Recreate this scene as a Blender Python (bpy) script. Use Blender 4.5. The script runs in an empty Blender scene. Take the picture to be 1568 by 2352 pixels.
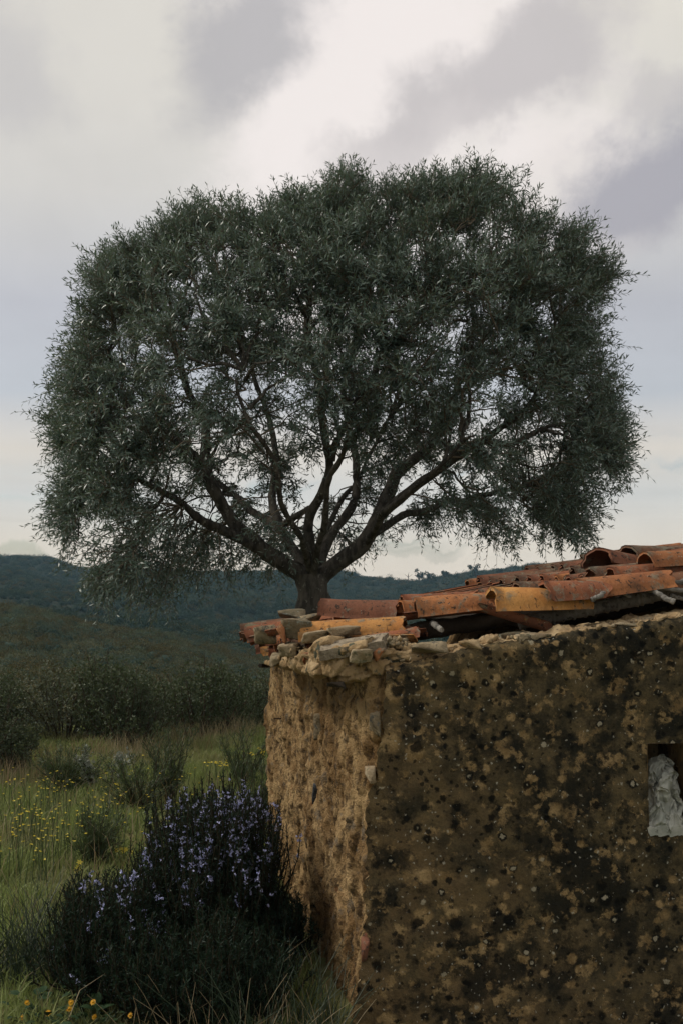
import bpy, bmesh, math, random
import numpy as np
from mathutils import Vector, Matrix

random.seed(7)
RNG = np.random.default_rng(11)
SC = bpy.context.scene
COL = SC.collection
R = math.radians

# ------------------------------------------------------------------ camera
F = 2522.0                      # focal length in units of the 1568 x 2352 layout sheet
EYE = 1.65
TILT = math.atan(186.0 / F)
cam_data = bpy.data.cameras.new('camera')
cam = bpy.data.objects.new('camera', cam_data)
COL.objects.link(cam)
cam.location = (0, 0, EYE)
cam.rotation_euler = (math.pi / 2 + TILT, 0, 0)
cam_data.sensor_fit = 'VERTICAL'
cam_data.sensor_height = 36.0
cam_data.sensor_width = 24.0
cam_data.lens = 36.0 * F / 2352.0
cam_data.clip_start = 0.05
cam_data.clip_end = 6000
SC.camera = cam

FWD = np.array([0, math.cos(TILT), math.sin(TILT)])
UPV = np.array([0, -math.sin(TILT), math.cos(TILT)])
RGT = np.array([1.0, 0, 0])


def ray(x, y):
    return FWD * F + RGT * (x - 784.0) + UPV * (1176.0 - y)


def P(x, y, depth):
    """world point at a given forward distance on the bearing (x, y)"""
    d = ray(x, y)
    return np.array([0, 0, EYE]) + d * (depth / d[1])


# ------------------------------------------------------------------ node helper
class NT:
    def __init__(self, tree):
        self.t = tree
        self.n = tree.nodes
        self.l = tree.links

    def _in(self, sock, v):
        if isinstance(v, bpy.types.NodeSocket):
            self.l.new(v, sock)
        elif v is not None:
            if isinstance(v, (tuple, list)) and len(v) == 3 and sock.type == 'RGBA':
                v = (*v, 1)
            sock.default_value = v

    def node(self, typ, ins=None, **props):
        nd = self.n.new(typ)
        for k, v in props.items():
            setattr(nd, k, v)
        for k, v in (ins or {}).items():
            self._in(nd.inputs[k], v)
        return nd

    def math(self, op, a, b=None, c=None, clamp=False):
        nd = self.n.new('ShaderNodeMath')
        nd.operation = op
        nd.use_clamp = clamp
        self._in(nd.inputs[0], a)
        if b is not None:
            self._in(nd.inputs[1], b)
        if c is not None:
            self._in(nd.inputs[2], c)
        return nd.outputs[0]

    def vmath(self, op, a, b=None, out=0, scale=None):
        nd = self.n.new('ShaderNodeVectorMath')
        nd.operation = op
        self._in(nd.inputs[0], a)
        if b is not None:
            self._in(nd.inputs[1], b)
        if scale is not None:
            self._in(nd.inputs['Scale'], scale)
        return nd.outputs[out]

    def mix(self, f, a, b, mode='MIX'):
        nd = self.n.new('ShaderNodeMix')
        nd.data_type = 'RGBA'
        nd.blend_type = mode
        nd.clamp_factor = True
        self._in(nd.inputs[0], f)
        self._in(nd.inputs[6], a)
        self._in(nd.inputs[7], b)
        return nd.outputs[2]

    def noise(self, vec, scale, detail=4, rough=0.55, dist=0.0, out='Fac'):
        nd = self.node('ShaderNodeTexNoise', {'Scale': scale, 'Detail': detail, 'Roughness': rough, 'Distortion': dist})
        if vec is not None:
            self.l.new(vec, nd.inputs['Vector'])
        return nd.outputs[out]

    def voro(self, vec, scale, feature='F1', out='Distance', rnd=1.0):
        nd = self.node('ShaderNodeTexVoronoi', {'Scale': scale, 'Randomness': rnd}, feature=feature)
        if vec is not None:
            self.l.new(vec, nd.inputs['Vector'])
        return nd.outputs[out]

    def step(self, v, lo, hi):
        nd = self.n.new('ShaderNodeMapRange')
        nd.interpolation_type = 'SMOOTHSTEP'
        self._in(nd.inputs['Value'], v)
        nd.inputs['From Min'].default_value = lo
        nd.inputs['From Max'].default_value = hi
        return nd.outputs[0]

    def ramp(self, v, stops):
        nd = self.n.new('ShaderNodeValToRGB')
        el = nd.color_ramp.elements
        while len(el) < len(stops):
            el.new(0.5)
        for e, (p, c) in zip(el, stops):
            e.position = p
            e.color = (*c, 1)
        self._in(nd.inputs[0], v)
        return nd.outputs[0]


def srgb(r, g, b):
    f = lambda c: (c / 255 / 12.92) if c / 255 < 0.04045 else ((c / 255 + 0.055) / 1.055) ** 2.4
    return (f(r), f(g), f(b))


# ------------------------------------------------------------------ world: overcast sky
SUN_DIR = Vector((-0.74, 0.20, 0.64)).normalized()
world = bpy.data.worlds.new('World')
SC.world = world
world.use_nodes = True
world.cycles.sampling_method = 'NONE'
w = NT(world.node_tree)
w.n.clear()
sky = w.node('ShaderNodeTexSky', sky_type='NISHITA', sun_disc=False)
sky.sun_elevation = math.asin(SUN_DIR.z)
sky.sun_rotation = math.atan2(SUN_DIR.x, SUN_DIR.y)
sky.air_density = 1.0
sky.dust_density = 2.0
tc = w.node('ShaderNodeTexCoord')
D = tc.outputs['Generated']
warp = w.noise(D, 3.6, 7, 0.62, out='Color')
warp = w.vmath('SUBTRACT', warp, (0.5, 0.5, 0.5))
DW = w.vmath('ADD', D, w.vmath('SCALE', warp, scale=0.20))
sep = w.node('ShaderNodeSeparateXYZ', {0: D})
sepw = w.node('ShaderNodeSeparateXYZ', {0: DW})
# broad cloud sheets, by height above the horizon
elev = w.math('ADD', w.math('MULTIPLY', sep.outputs[2], 0.86), w.math('MULTIPLY', sepw.outputs[2], 0.14))
base = w.ramp(elev, [
    (0.00, srgb(232, 218, 200)), (0.035, srgb(225, 214, 198)), (0.085, srgb(208, 208, 205)), (0.125, srgb(218, 211, 201)),
    (0.175, srgb(190, 194, 200)), (0.25, srgb(188, 189, 195)), (0.34, srgb(209, 206, 201)),
    (0.48, srgb(221, 216, 206)), (1.0, srgb(222, 218, 212))])
# wind-blown texture of the cloud layer, projected to a flat ceiling
zc = w.math('MAXIMUM', sep.outputs[2], 0.06)
comb = w.node('ShaderNodeCombineXYZ', {0: w.math('DIVIDE', sep.outputs[0], zc), 1: w.math('DIVIDE', sep.outputs[1], zc), 2: 0.0})
n1 = w.noise(comb.outputs[0], 0.55, 6, 0.55, 0.3)
n2 = w.noise(D, 5.5, 7, 0.6, 0.3)
puff = w.noise(D, 7.5, 7, 0.62, 0.2)
tex = w.math('ADD', w.math('MULTIPLY', w.math('SUBTRACT', n1, 0.5), 0.20), w.math('MULTIPLY', w.math('SUBTRACT', n2, 0.5), 0.30))
tex = w.math('ADD', tex, 1.05)
cloud = w.mix(1.0, base, w.node('ShaderNodeCombineXYZ', {0: tex, 1: tex, 2: tex}).outputs[0], 'MULTIPLY')


def sky_patch(x, y, rx, ry, ang, soft=0.15):
    c = ray(x, y)
    c = c / np.linalg.norm(c)
    a = np.cross(c, [0, 0, 1.0]); a /= np.linalg.norm(a)
    b = np.cross(a, c)
    ca, sa = math.cos(R(ang)), math.sin(R(ang))
    u = (a * ca + b * sa) / (rx / F)
    v = (b * ca - a * sa) / (ry / F)
    d = w.vmath('SUBTRACT', DW, tuple(c))
    du = w.vmath('DOT_PRODUCT', d, tuple(u), out=1)
    dv = w.vmath('DOT_PRODUCT', d, tuple(v), out=1)
    r = w.math('SQRT', w.math('ADD', w.math('MULTIPLY', du, du), w.math('MULTIPLY', dv, dv)))
    front = w.math('GREATER_THAN', w.vmath('DOT_PRODUCT', D, tuple(c), out=1), 0.3)
    e = w.math('ADD', w.math('SUBTRACT', 1.0, r), w.math('MULTIPLY', w.math('SUBTRACT', puff, 0.5), 1.3))
    return w.math('MULTIPLY', w.step(e, 0.02, 0.02 + 0.75 * (1 - soft)), front)


# thin bright cloud veil where the sun sits behind the clouds, then darker banks
for (x, y, rx, ry, ang, col, amt) in [
        (880, 200, 520, 800, -12, srgb(246, 238, 234), 0.95),
        (1330, 450, 330, 200, 35, srgb(240, 232, 227), 0.75),
        (240, 120, 300, 240, 20, srgb(222, 218, 210), 0.6),
        (560, 170, 320, 150, 36, srgb(186, 183, 184), 0.92),
        (1180, 135, 310, 135, 32, srgb(193, 188, 188), 0.80),
        (1010, 300, 260, 95, 28, srgb(203, 197, 196), 0.7),
        (1540, 350, 360, 190, 35, srgb(172, 170, 177), 0.95),
        (1490, 160, 120, 80, 10, srgb(198, 193, 193), 0.6),
        (-40, 200, 190, 240, 60, srgb(192, 189, 190), 0.55)]:
    cloud = w.mix(w.math('MULTIPLY', sky_patch(x, y, rx, ry, ang), amt), cloud, col)
# low streaks where a little blue shows between the sheets
st = w.vmath('MULTIPLY', DW, (3.0, 3.0, 34.0))
streak = w.step(w.noise(st, 1.0, 3, 0.5), 0.52, 0.72)
low = w.math('MULTIPLY', w.step(sep.outputs[2], 0.0, 0.03), w.math('SUBTRACT', 1.0, w.step(sep.outputs[2], 0.09, 0.16)))
gap = w.math('ADD', w.math('MULTIPLY', w.math('MULTIPLY', streak, low), 0.75), 0.05)
cloud10 = w.vmath('SCALE', cloud, scale=8.25)
final = w.mix(gap, cloud10, sky.outputs[0])
bg = w.node('ShaderNodeBackground', {'Color': final, 'Strength': 0.1})
w.l.new(bg.outputs[0], w.node('ShaderNodeOutputWorld').inputs[0])

sun_data = bpy.data.lights.new('sun', 'SUN')
sun_data.energy = 2.0
sun_data.angle = R(12)
sun_data.color = (1.0, 0.93, 0.82)
sun = bpy.data.objects.new('sun', sun_data)
COL.objects.link(sun)
sun.rotation_euler = SUN_DIR.to_track_quat('Z', 'Y').to_euler()
sun.location = (0, 0, 30)

vs = SC.view_settings
vs.view_transform = 'Standard'
vs.look = 'None'
vs.exposure = 0.3
vs.gamma = 1.0
SC.render.engine = 'CYCLES'
SC.cycles.max_bounces = 4
SC.cycles.diffuse_bounces = 2
SC.cycles.glossy_bounces = 2
SC.cycles.transmission_bounces = 4
SC.cycles.volume_bounces = 0
SC.cycles.transparent_max_bounces = 8
SC.cycles.use_denoising = True


# ------------------------------------------------------------------ numpy noise
_perm = np.random.default_rng(5).permutation(256)
_perm = np.concatenate([_perm, _perm, _perm])
_grad = np.random.default_rng(6).normal(size=(256, 3))
_grad /= np.linalg.norm(_grad, axis=1)[:, None]


def perlin(p):
    p = np.asarray(p, float)
    i = np.floor(p).astype(int)
    f = p - i
    u = f * f * f * (f * (f * 6 - 15) + 10)
    i &= 255
    res = 0
    for dx in (0, 1):
        for dy in (0, 1):
            for dz in (0, 1):
                h = _perm[_perm[_perm[(i[:, 0] + dx) & 255] + ((i[:, 1] + dy) & 255)] + ((i[:, 2] + dz) & 255)]
                g = _grad[h]
                o = f - np.array([dx, dy, dz])
                wt = (u[:, 0] if dx else 1 - u[:, 0]) * (u[:, 1] if dy else 1 - u[:, 1]) * (u[:, 2] if dz else 1 - u[:, 2])
                res = res + wt * (g * o).sum(1)
    return res * 1.6


def fbm(p, octv=4, gain=0.5):
    p = np.asarray(p, float)
    a, s, r = 1.0, 1.0, 0
    for k in range(octv):
        r = r + a * perlin(p * s + k * 17.3)
        a *= gain
        s *= 2.03
    return r


def worley(p, seed=0):
    """cellular noise: F1, F2 and a random value and tilt per cell"""
    p = np.asarray(p, float)
    base = np.floor(p).astype(int)
    f1 = np.full(len(p), 9.0); f2 = np.full(len(p), 9.0)
    idv = np.zeros(len(p)); off = np.zeros_like(p)
    for dx in (-1, 0, 1):
        for dy in (-1, 0, 1):
            for dz in (-1, 0, 1):
                c = base + np.array([dx, dy, dz])
                h = _perm[_perm[_perm[(c[:, 0] + seed) & 255] + (c[:, 1] & 255)] + (c[:, 2] & 255)]
                j = np.stack([_perm[h] / 255.0, _perm[h + 7] / 255.0, _perm[h + 19] / 255.0], 1)
                d = p - (c + j)
                r = np.linalg.norm(d, axis=1)
                nearer = r < f1
                f2 = np.where(nearer, f1, np.minimum(f2, r))
                idv = np.where(nearer, _perm[h + 31] / 255.0, idv)
                off = np.where(nearer[:, None], d, off)
                f1 = np.where(nearer, r, f1)
    return f1, f2, idv, off


def unit(v):
    v = np.asarray(v, float)
    return v / np.maximum(np.linalg.norm(v, axis=-1, keepdims=True), 1e-9)


# ------------------------------------------------------------------ mesh helpers
def mesh_np(name, verts, faces, smooth=False, mats=None, mat_idx=None):
    """faces: (n,3) or (n,4) int array, or a list of such arrays"""
    if not isinstance(faces, (list, tuple)):
        faces = [faces]
    me = bpy.data.meshes.new(name)
    verts = np.ascontiguousarray(verts, dtype=np.float32).reshape(-1, 3)
    me.vertices.add(len(verts))
    me.vertices.foreach_set('co', verts.ravel())
    loops = np.concatenate([np.asarray(f, np.int32).ravel() for f in faces])
    sizes = np.concatenate([np.full(len(f), np.asarray(f).shape[1], np.int32) for f in faces])
    starts = np.concatenate([[0], np.cumsum(sizes)[:-1]]).astype(np.int32)
    me.loops.add(len(loops))
    me.loops.foreach_set('vertex_index', loops)
    me.polygons.add(len(sizes))
    me.polygons.foreach_set('loop_start', starts)
    me.polygons.foreach_set('loop_total', sizes)
    if mat_idx is not None:
        me.polygons.foreach_set('material_index', np.asarray(mat_idx, np.int32))
    me.update(calc_edges=True)
    if smooth:
        me.polygons.foreach_set('use_smooth', np.ones(len(sizes), bool))
    for m in (mats or []):
        me.materials.append(m)
    return me


def add(name, me, parent=None, loc=None):
    """link a mesh given in world coordinates; under a parent it keeps its place"""
    o = bpy.data.objects.new(name, me)
    COL.objects.link(o)
    if loc is not None:
        o.location = Vector(loc)
    if parent is not None:
        o.parent = parent
        o.matrix_parent_inverse = wm(parent).inverted()
    return o


def wm(o):
    m = o.matrix_basis.copy()
    if o.parent:
        m = wm(o.parent) @ o.matrix_parent_inverse @ m
    return m


def empty(name, loc):
    o = bpy.data.objects.new(name, None)
    COL.objects.link(o)
    o.location = Vector(loc)
    o.empty_display_size = 0.2
    return o


def tag(o, label=None, cat=None, group=None, kind=None):
    for k, v in (('label', label), ('category', cat), ('group', group), ('kind', kind)):
        if v:
            o[k] = v
    return o


def copy_tree(o, parent=None):
    c = o.copy()
    COL.objects.link(c)
    c.parent = parent
    for ch in o.children:
        copy_tree(ch, c)
    return c


def grid_faces(nu, nv):
    a = np.arange((nu - 1) * (nv - 1))
    i, j = a // (nv - 1), a % (nv - 1)
    b = i * nv + j
    return np.stack([b, b + nv, b + nv + 1, b + 1], 1)


def tubes(paths, radii, sides=4):
    """paths (n,m,3), radii (n,m) -> verts, quad faces; separate tapered tubes"""
    paths = np.asarray(paths, float)
    n, m, _ = paths.shape
    tan = np.gradient(paths, axis=1)
    tan = unit(tan)
    ref = np.where(np.abs(tan[:, :, 2:3]) > 0.9, [1.0, 0, 0], [0, 0, 1.0])
    a = unit(np.cross(tan, ref))
    b = np.cross(tan, a)
    ang = np.arange(sides) / sides * 2 * math.pi
    ring = a[:, :, None, :] * np.cos(ang)[:, None] + b[:, :, None, :] * np.sin(ang)[:, None]
    v = paths[:, :, None, :] + ring * np.asarray(radii)[:, :, None, None]
    idx = np.arange(n * m * sides).reshape(n, m, sides)
    nx = np.roll(idx, -1, axis=2)
    f = np.stack([idx[:, :-1], nx[:, :-1], nx[:, 1:], idx[:, 1:]], -1).reshape(-1, 4)
    caps = []
    return v.reshape(-1, 3), f


def leaf_quads(pos, d, nrm, length, width, fold=0.15):
    """two-triangle pointed leaves as quads: base, side, tip, side"""
    d = unit(d)
    s = unit(np.cross(d, nrm))
    n2 = np.cross(s, d)
    L = np.asarray(length)[:, None]
    W = np.asarray(width)[:, None]
    mid = pos + d * L * 0.48
    v = np.stack([pos, mid + s * W * 0.5 + n2 * W * fold, pos + d * L - n2 * L * 0.06, mid - s * W * 0.5 + n2 * W * fold], 1)
    n = len(pos)
    return v.reshape(-1, 3), np.arange(n * 4).reshape(n, 4)


class Bag:
    def __init__(self):
        self.v, self.f, self.m, self.n = [], [], [], 0

    def put(self, v, f, m=0):
        v = np.asarray(v).reshape(-1, 3)
        f = np.asarray(f)
        self.v.append(v)
        self.f.append(f + self.n)
        self.m.append(np.full(len(f), m))
        self.n += len(v)

    def mesh(self, name, mats, smooth=False):
        quads = [f for f in self.f if f.shape[1] == 4]
        return mesh_np(name, np.concatenate(self.v), self.f, smooth, mats, np.concatenate(self.m))


def rdir(n, rng=RNG):
    return unit(rng.normal(size=(n, 3)))


# ------------------------------------------------------------------ materials
def new_mat(name):
    m = bpy.data.materials.new(name)
    m.use_nodes = True
    t = NT(m.node_tree)
    t.n.clear()
    out = t.node('ShaderNodeOutputMaterial')
    return m, t, out


def mat_leaf(name, c1, c2, c3=None, rough=0.5, transl=0.25, spec=0.5, scale=1.2):
    m, t, out = new_mat(name)
    g = t.node('ShaderNodeNewGeometry')
    rnd = g.outputs['Random Per Island']
    col = t.mix(rnd, c1, c2)
    if c3:
        nz = t.noise(t.node('ShaderNodeTexCoord').outputs['Object'], scale, 3)
        col = t.mix(t.step(nz, 0.45, 0.65), col, c3)
    col = t.mix(t.math('MULTIPLY', g.outputs['Backfacing'], 0.38), col, (0.24, 0.30, 0.26)) if 'olive' in name else col
    p = t.node('ShaderNodeBsdfPrincipled', {'Base Color': col, 'Roughness': rough, 'Specular IOR Level': spec})
    tr = t.node('ShaderNodeBsdfTranslucent', {'Color': t.mix(0.5, col, (0.12, 0.16, 0.03))})
    mx = t.node('ShaderNodeMixShader', {0: transl, 1: p.outputs[0], 2: tr.outputs[0]})
    t.l.new(mx.outputs[0], out.inputs[0])
    return m


def mat_simple(name, c1, c2, scale=8, rough=0.85, bump=0.3, bscale=40, detail=5, spec=0.06, c3=None, bdist=0.02):
    m, t, out = new_mat(name)
    oc = t.node('ShaderNodeTexCoord').outputs['Object']
    n = t.noise(oc, scale, detail, 0.6)
    col = t.mix(t.step(n, 0.35, 0.65), c1, c2)
    if c3:
        col = t.mix(t.step(t.noise(oc, scale * 2.7, 4, 0.6), 0.56, 0.66), col, c3)
    b = t.node('ShaderNodeBump', {'Strength': bump, 'Distance': bdist, 'Height': t.noise(oc, bscale, 5, 0.6)})
    p = t.node('ShaderNodeBsdfPrincipled', {'Base Color': col, 'Roughness': rough, 'Specular IOR Level': spec, 'Normal': b.outputs[0]})
    t.l.new(p.outputs[0], out.inputs[0])
    return m


def mat_tile(name, base, deep, lichen_amt=0.5, pale=(0.30, 0.28, 0.22)):
    m, t, out = new_mat(name)
    oc = t.node('ShaderNodeTexCoord').outputs['Object']
    oi = t.node('ShaderNodeObjectInfo')
    off = t.vmath('SCALE', t.node('ShaderNodeCombineXYZ', {0: oi.outputs['Random'], 1: oi.outputs['Random'], 2: oi.outputs['Random']}).outputs[0], scale=37.0)
    v = t.vmath('ADD', oc, off)
    col = t.mix(t.step(t.noise(v, 7, 5, 0.6), 0.35, 0.68), base, deep)
    col = t.mix(t.math('MULTIPLY', oi.outputs['Random'], 0.35), col, (0.16, 0.075, 0.045))
    # grey-green lichen, black specks, pale crusts
    l = t.step(t.noise(v, 16, 6, 0.65, 0.4), 0.58 - 0.14 * lichen_amt, 0.66)
    col = t.mix(t.math('MULTIPLY', l, 0.8), col, (0.17, 0.16, 0.12))
    k = t.step(t.noise(v, 44, 4, 0.65, 0.3), 0.57, 0.64)
    k = t.math('MULTIPLY', k, t.step(t.noise(v, 9, 3), 0.38, 0.5))
    col = t.mix(t.math('MULTIPLY', k, 0.9), col, (0.035, 0.03, 0.025))
    q = t.math('SUBTRACT', 1.0, t.step(t.voro(v, 52), 0.10, 0.2))
    q = t.math('MULTIPLY', q, t.step(t.noise(v, 11, 3), 0.5, 0.62))
    col = t.mix(t.math('MULTIPLY', q, 0.8), col, pale)
    y = t.step(t.noise(v, 12, 4, 0.6), 0.66, 0.74)
    col = t.mix(t.math('MULTIPLY', y, 0.55), col, (0.42, 0.22, 0.03))
    st = t.step(t.noise(v, 4.5, 6, 0.7), 0.52, 0.70)
    col = t.mix(t.math('MULTIPLY', st, 0.7), col, (0.060, 0.045, 0.034))
    grain = t.math('ADD', t.math('MULTIPLY', t.noise(v, 110, 4, 0.7), 0.9), 0.55)
    col = t.mix(1.0, col, t.node('ShaderNodeCombineXYZ', {0: grain, 1: grain, 2: grain}).outputs[0], 'MULTIPLY')
    h = t.math('ADD', t.noise(v, 60, 5, 0.65), t.math('MULTIPLY', l, 0.5))
    b = t.node('ShaderNodeBump', {'Strength': 0.55, 'Distance': 0.006, 'Height': h})
    p = t.node('ShaderNodeBsdfPrincipled', {'Base Color': col, 'Roughness': 0.95, 'Specular IOR Level': 0.06, 'Normal': b.outputs[0]})
    t.l.new(p.outputs[0], out.inputs[0])
    return m


def mat_render():
    """old lime render overgrown with black, tan and pale lichens"""
    m, t, out = new_mat('lichened_render')
    oc = t.node('ShaderNodeTexCoord').outputs['Object']
    wob = t.vmath('SCALE', t.vmath('SUBTRACT', t.noise(oc, 22, 6, 0.72, out='Color'), (0.5, 0.5, 0.5)), scale=0.032)
    wob2 = t.vmath('SCALE', t.vmath('SUBTRACT', t.noise(oc, 75, 3, 0.6, out='Color'), (0.5, 0.5, 0.5)), scale=0.016)
    v = t.vmath('ADD', t.vmath('ADD', oc, wob), wob2)

    def cells(scale, lo, hi, chan, share, soft):
        """ragged round colonies of random size"""
        nd = t.node('ShaderNodeTexVoronoi', {'Scale': scale})
        t.l.new(v, nd.inputs['Vector'])
        ch = t.node('ShaderNodeSeparateXYZ', {0: nd.outputs['Color']})
        size = t.math('ADD', t.math('MULTIPLY', ch.outputs[(chan + 1) % 3], hi - lo), lo)
        e = t.math('DIVIDE', t.math('SUBTRACT', size, nd.outputs['Distance']), soft)
        e = t.math('MINIMUM', t.math('MAXIMUM', e, 0.0), 1.0)
        return t.math('MULTIPLY', e, t.math('GREATER_THAN', ch.outputs[chan], 1 - share))

    big = t.noise(oc, 1.7, 4, 0.55)
    col = t.mix(t.step(t.noise(oc, 11, 8, 0.72), 0.36, 0.66), (0.036, 0.032, 0.022), (0.120, 0.090, 0.048))
    # warmer, barer render low down near the broken corner
    sp = t.node('ShaderNodeSeparateXYZ', {0: oc})
    bare = t.math('MULTIPLY', t.step(t.math('ADD', t.math('MULTIPLY', sp.outputs[2], 0.55), t.math('MULTIPLY', sp.outputs[0], 0.75)), 1.25, 0.25), t.step(t.noise(oc, 5, 6, 0.65), 0.34, 0.62))
    col = t.mix(t.math('MULTIPLY', bare, 0.65), col, (0.165, 0.108, 0.055))
    blk = t.step(t.math('ADD', t.noise(v, 6.5, 7, 0.68), t.math('MULTIPLY', t.math('SUBTRACT', big, 0.5), 0.45)), 0.47, 0.60)
    col = t.mix(t.math('MULTIPLY', blk, 0.85), col, (0.0140, 0.0145, 0.0125))
    tan = t.math('MULTIPLY', t.step(t.noise(v, 14, 6, 0.65), 0.54, 0.63), 0.85)
    tan = t.math('MAXIMUM', tan, cells(9.5, 0.08, 0.46, 0, 0.46, 0.14))
    tan = t.math('MAXIMUM', tan, cells(21, 0.12, 0.52, 1, 0.38, 0.16))
    tan = t.math('MULTIPLY', tan, t.step(t.noise(oc, 48, 5, 0.7), 0.30, 0.48))
    col = t.mix(t.math('MULTIPLY', tan, 0.88), col, t.mix(t.step(t.noise(oc, 17, 6, 0.7), 0.35, 0.65), (0.170, 0.110, 0.050), (0.36, 0.250, 0.125)))
    bs = cells(14, 0.08, 0.47, 2, 0.40, 0.15)
    bs = t.math('MAXIMUM', bs, cells(26, 0.14, 0.53, 1, 0.47, 0.16))
    bs = t.math('MAXIMUM', bs, t.math('MULTIPLY', cells(43, 0.15, 0.45, 2, 0.34, 0.12), 0.85))
    col = t.mix(t.math('MULTIPLY', bs, 0.90), col, (0.0080, 0.0085, 0.0080))
    ps = cells(26, 0.08, 0.34, 2, 0.16, 0.08)
    col = t.mix(t.math('MULTIPLY', ps, 0.8), col, (0.34, 0.30, 0.22))
    gs = cells(70, 0.10, 0.34, 0, 0.20, 0.08)
    col = t.mix(t.math('MULTIPLY', gs, 0.7), col, (0.40, 0.38, 0.32))
    grain = t.math('ADD', t.math('MULTIPLY', t.noise(oc, 140, 3, 0.7), 0.9), 0.55)
    col = t.mix(1.0, col, t.node('ShaderNodeCombineXYZ', {0: grain, 1: grain, 2: grain}).outputs[0], 'MULTIPLY')
    h = t.math('ADD', t.math('MULTIPLY', t.noise(oc, 120, 4, 0.7), 0.55), t.math('MULTIPLY', t.noise(oc, 35, 5, 0.6), 0.8))
    h = t.math('SUBTRACT', h, t.math('MULTIPLY', bs, 0.12))
    b = t.node('ShaderNodeBump', {'Strength': 0.7, 'Distance': 0.012, 'Height': h})
    p = t.node('ShaderNodeBsdfPrincipled', {'Base Color': col, 'Roughness': 0.95, 'Specular IOR Level': 0.03, 'Normal': b.outputs[0]})
    t.l.new(p.outputs[0], out.inputs[0])
    return m


def mat_earthwall():
    m, t, out = new_mat('weathered_schist_and_clay')
    oc = t.node('ShaderNodeTexCoord').outputs['Object']
    col = t.mix(t.step(t.noise(oc, 5, 6, 0.6), 0.35, 0.65), (0.200, 0.120, 0.054), (0.43, 0.295, 0.148))
    col = t.mix(t.math('MULTIPLY', t.step(t.noise(oc, 14, 5, 0.6), 0.55, 0.68), 0.75), col, (0.135, 0.120, 0.098))
    col = t.mix(t.math('MULTIPLY', t.step(t.noise(oc, 19, 7, 0.7), 0.50, 0.60), 0.80), col, (0.066, 0.043, 0.025))
    col = t.mix(t.math('MULTIPLY', t.step(t.noise(oc, 9, 5, 0.6), 0.63, 0.72), 0.6), col, (0.30, 0.13, 0.055))
    col = t.mix(t.math('MULTIPLY', t.step(t.noise(oc, 31, 3, 0.6), 0.70, 0.76), 0.8), col, (0.40, 0.22, 0.03))
    h = t.math('ADD', t.noise(oc, 45, 6, 0.65), t.math('MULTIPLY', t.noise(oc, 150, 3, 0.6), 0.4))
    b = t.node('ShaderNodeBump', {'Strength': 1.0, 'Distance': 0.028, 'Height': h})
    p = t.node('ShaderNodeBsdfPrincipled', {'Base Color': col, 'Roughness': 0.95, 'Specular IOR Level': 0.03, 'Normal': b.outputs[0]})
    t.l.new(p.outputs[0], out.inputs[0])
    return m


def mat_bark(name, c1, c2, c3):
    m, t, out = new_mat(name)
    oc = t.node('ShaderNodeTexCoord').outputs['Object']
    v = t.vmath('MULTIPLY', oc, (1, 1, 0.35))
    col = t.mix(t.step(t.noise(v, 18, 6, 0.65), 0.38, 0.62), c1, c2)
    col = t.mix(t.math('MULTIPLY', t.step(t.noise(oc, 24, 5, 0.6), 0.60, 0.68), 0.7), col, c3)
    b = t.node('ShaderNodeBump', {'Strength': 0.9, 'Distance': 0.03, 'Height': t.noise(v, 34, 6, 0.65)})
    p = t.node('ShaderNodeBsdfPrincipled', {'Base Color': col, 'Roughness': 0.95, 'Specular IOR Level': 0.08, 'Normal': b.outputs[0]})
    t.l.new(p.outputs[0], out.inputs[0])
    return m


M = {}
M['ground'] = mat_simple('meadow_soil', (0.100, 0.120, 0.042), (0.160, 0.145, 0.068), scale=2.2, bump=0.6, bscale=18, c3=(0.030, 0.040, 0.014))
M['hill'] = mat_simple('scrubby_hillside', (0.014, 0.024, 0.018), (0.026, 0.034, 0.022), scale=0.12, bump=0.8, bscale=0.6, c3=(0.020, 0.026, 0.018), bdist=0.6)
M['render'] = mat_render()
M['earth'] = mat_earthwall()
M['crust'] = mat_simple('sandy_mortar', (0.30, 0.205, 0.110), (0.44, 0.33, 0.195), scale=14, bump=0.8, bscale=55, c3=(0.13, 0.11, 0.08))
M['head'] = mat_simple('crumbling_mortar', (0.24, 0.160, 0.080), (0.40, 0.285, 0.160), scale=9, bump=1.0, bscale=60, detail=6, c3=(0.075, 0.078, 0.055), bdist=0.012)
M['rock_tan'] = mat_simple('tan_stone', (0.27, 0.20, 0.125), (0.38, 0.31, 0.21), scale=10, bump=0.9, bscale=45, c3=(0.15, 0.14, 0.09))
M['rock_green'] = mat_simple('lichened_dark_stone', (0.095, 0.085, 0.055), (0.20, 0.155, 0.10), scale=11, bump=0.9, bscale=40, c3=(0.23, 0.24, 0.20))
M['rock_grey'] = mat_simple('grey_stone', (0.17, 0.132, 0.082), (0.30, 0.240, 0.155), scale=11, bump=0.9, bscale=45, c3=(0.09, 0.085, 0.07))
M['slate'] = mat_simple('dark_slate', (0.030, 0.033, 0.038), (0.060, 0.062, 0.066), scale=14, bump=0.5, bscale=50, c3=(0.14, 0.14, 0.13), rough=0.7)
M['brick'] = mat_simple('red_brick', (0.33, 0.125, 0.055), (0.42, 0.20, 0.10), scale=14, bump=0.7, bscale=60, c3=(0.25, 0.21, 0.15))
M['plank'] = mat_simple('bleached_wood', (0.19, 0.155, 0.110), (0.33, 0.275, 0.205), scale=20, bump=0.6, bscale=70, c3=(0.14, 0.11, 0.08))
M['t_red'] = mat_tile('old_red_tile', (0.265, 0.100, 0.052), (0.165, 0.066, 0.040), 0.5)
M['t_orange'] = mat_tile('old_orange_tile', (0.36, 0.150, 0.062), (0.25, 0.098, 0.046), 0.6)
M['t_yellow'] = mat_tile('ochre_tile', (0.50, 0.255, 0.085), (0.38, 0.165, 0.052), 0.6)
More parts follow.
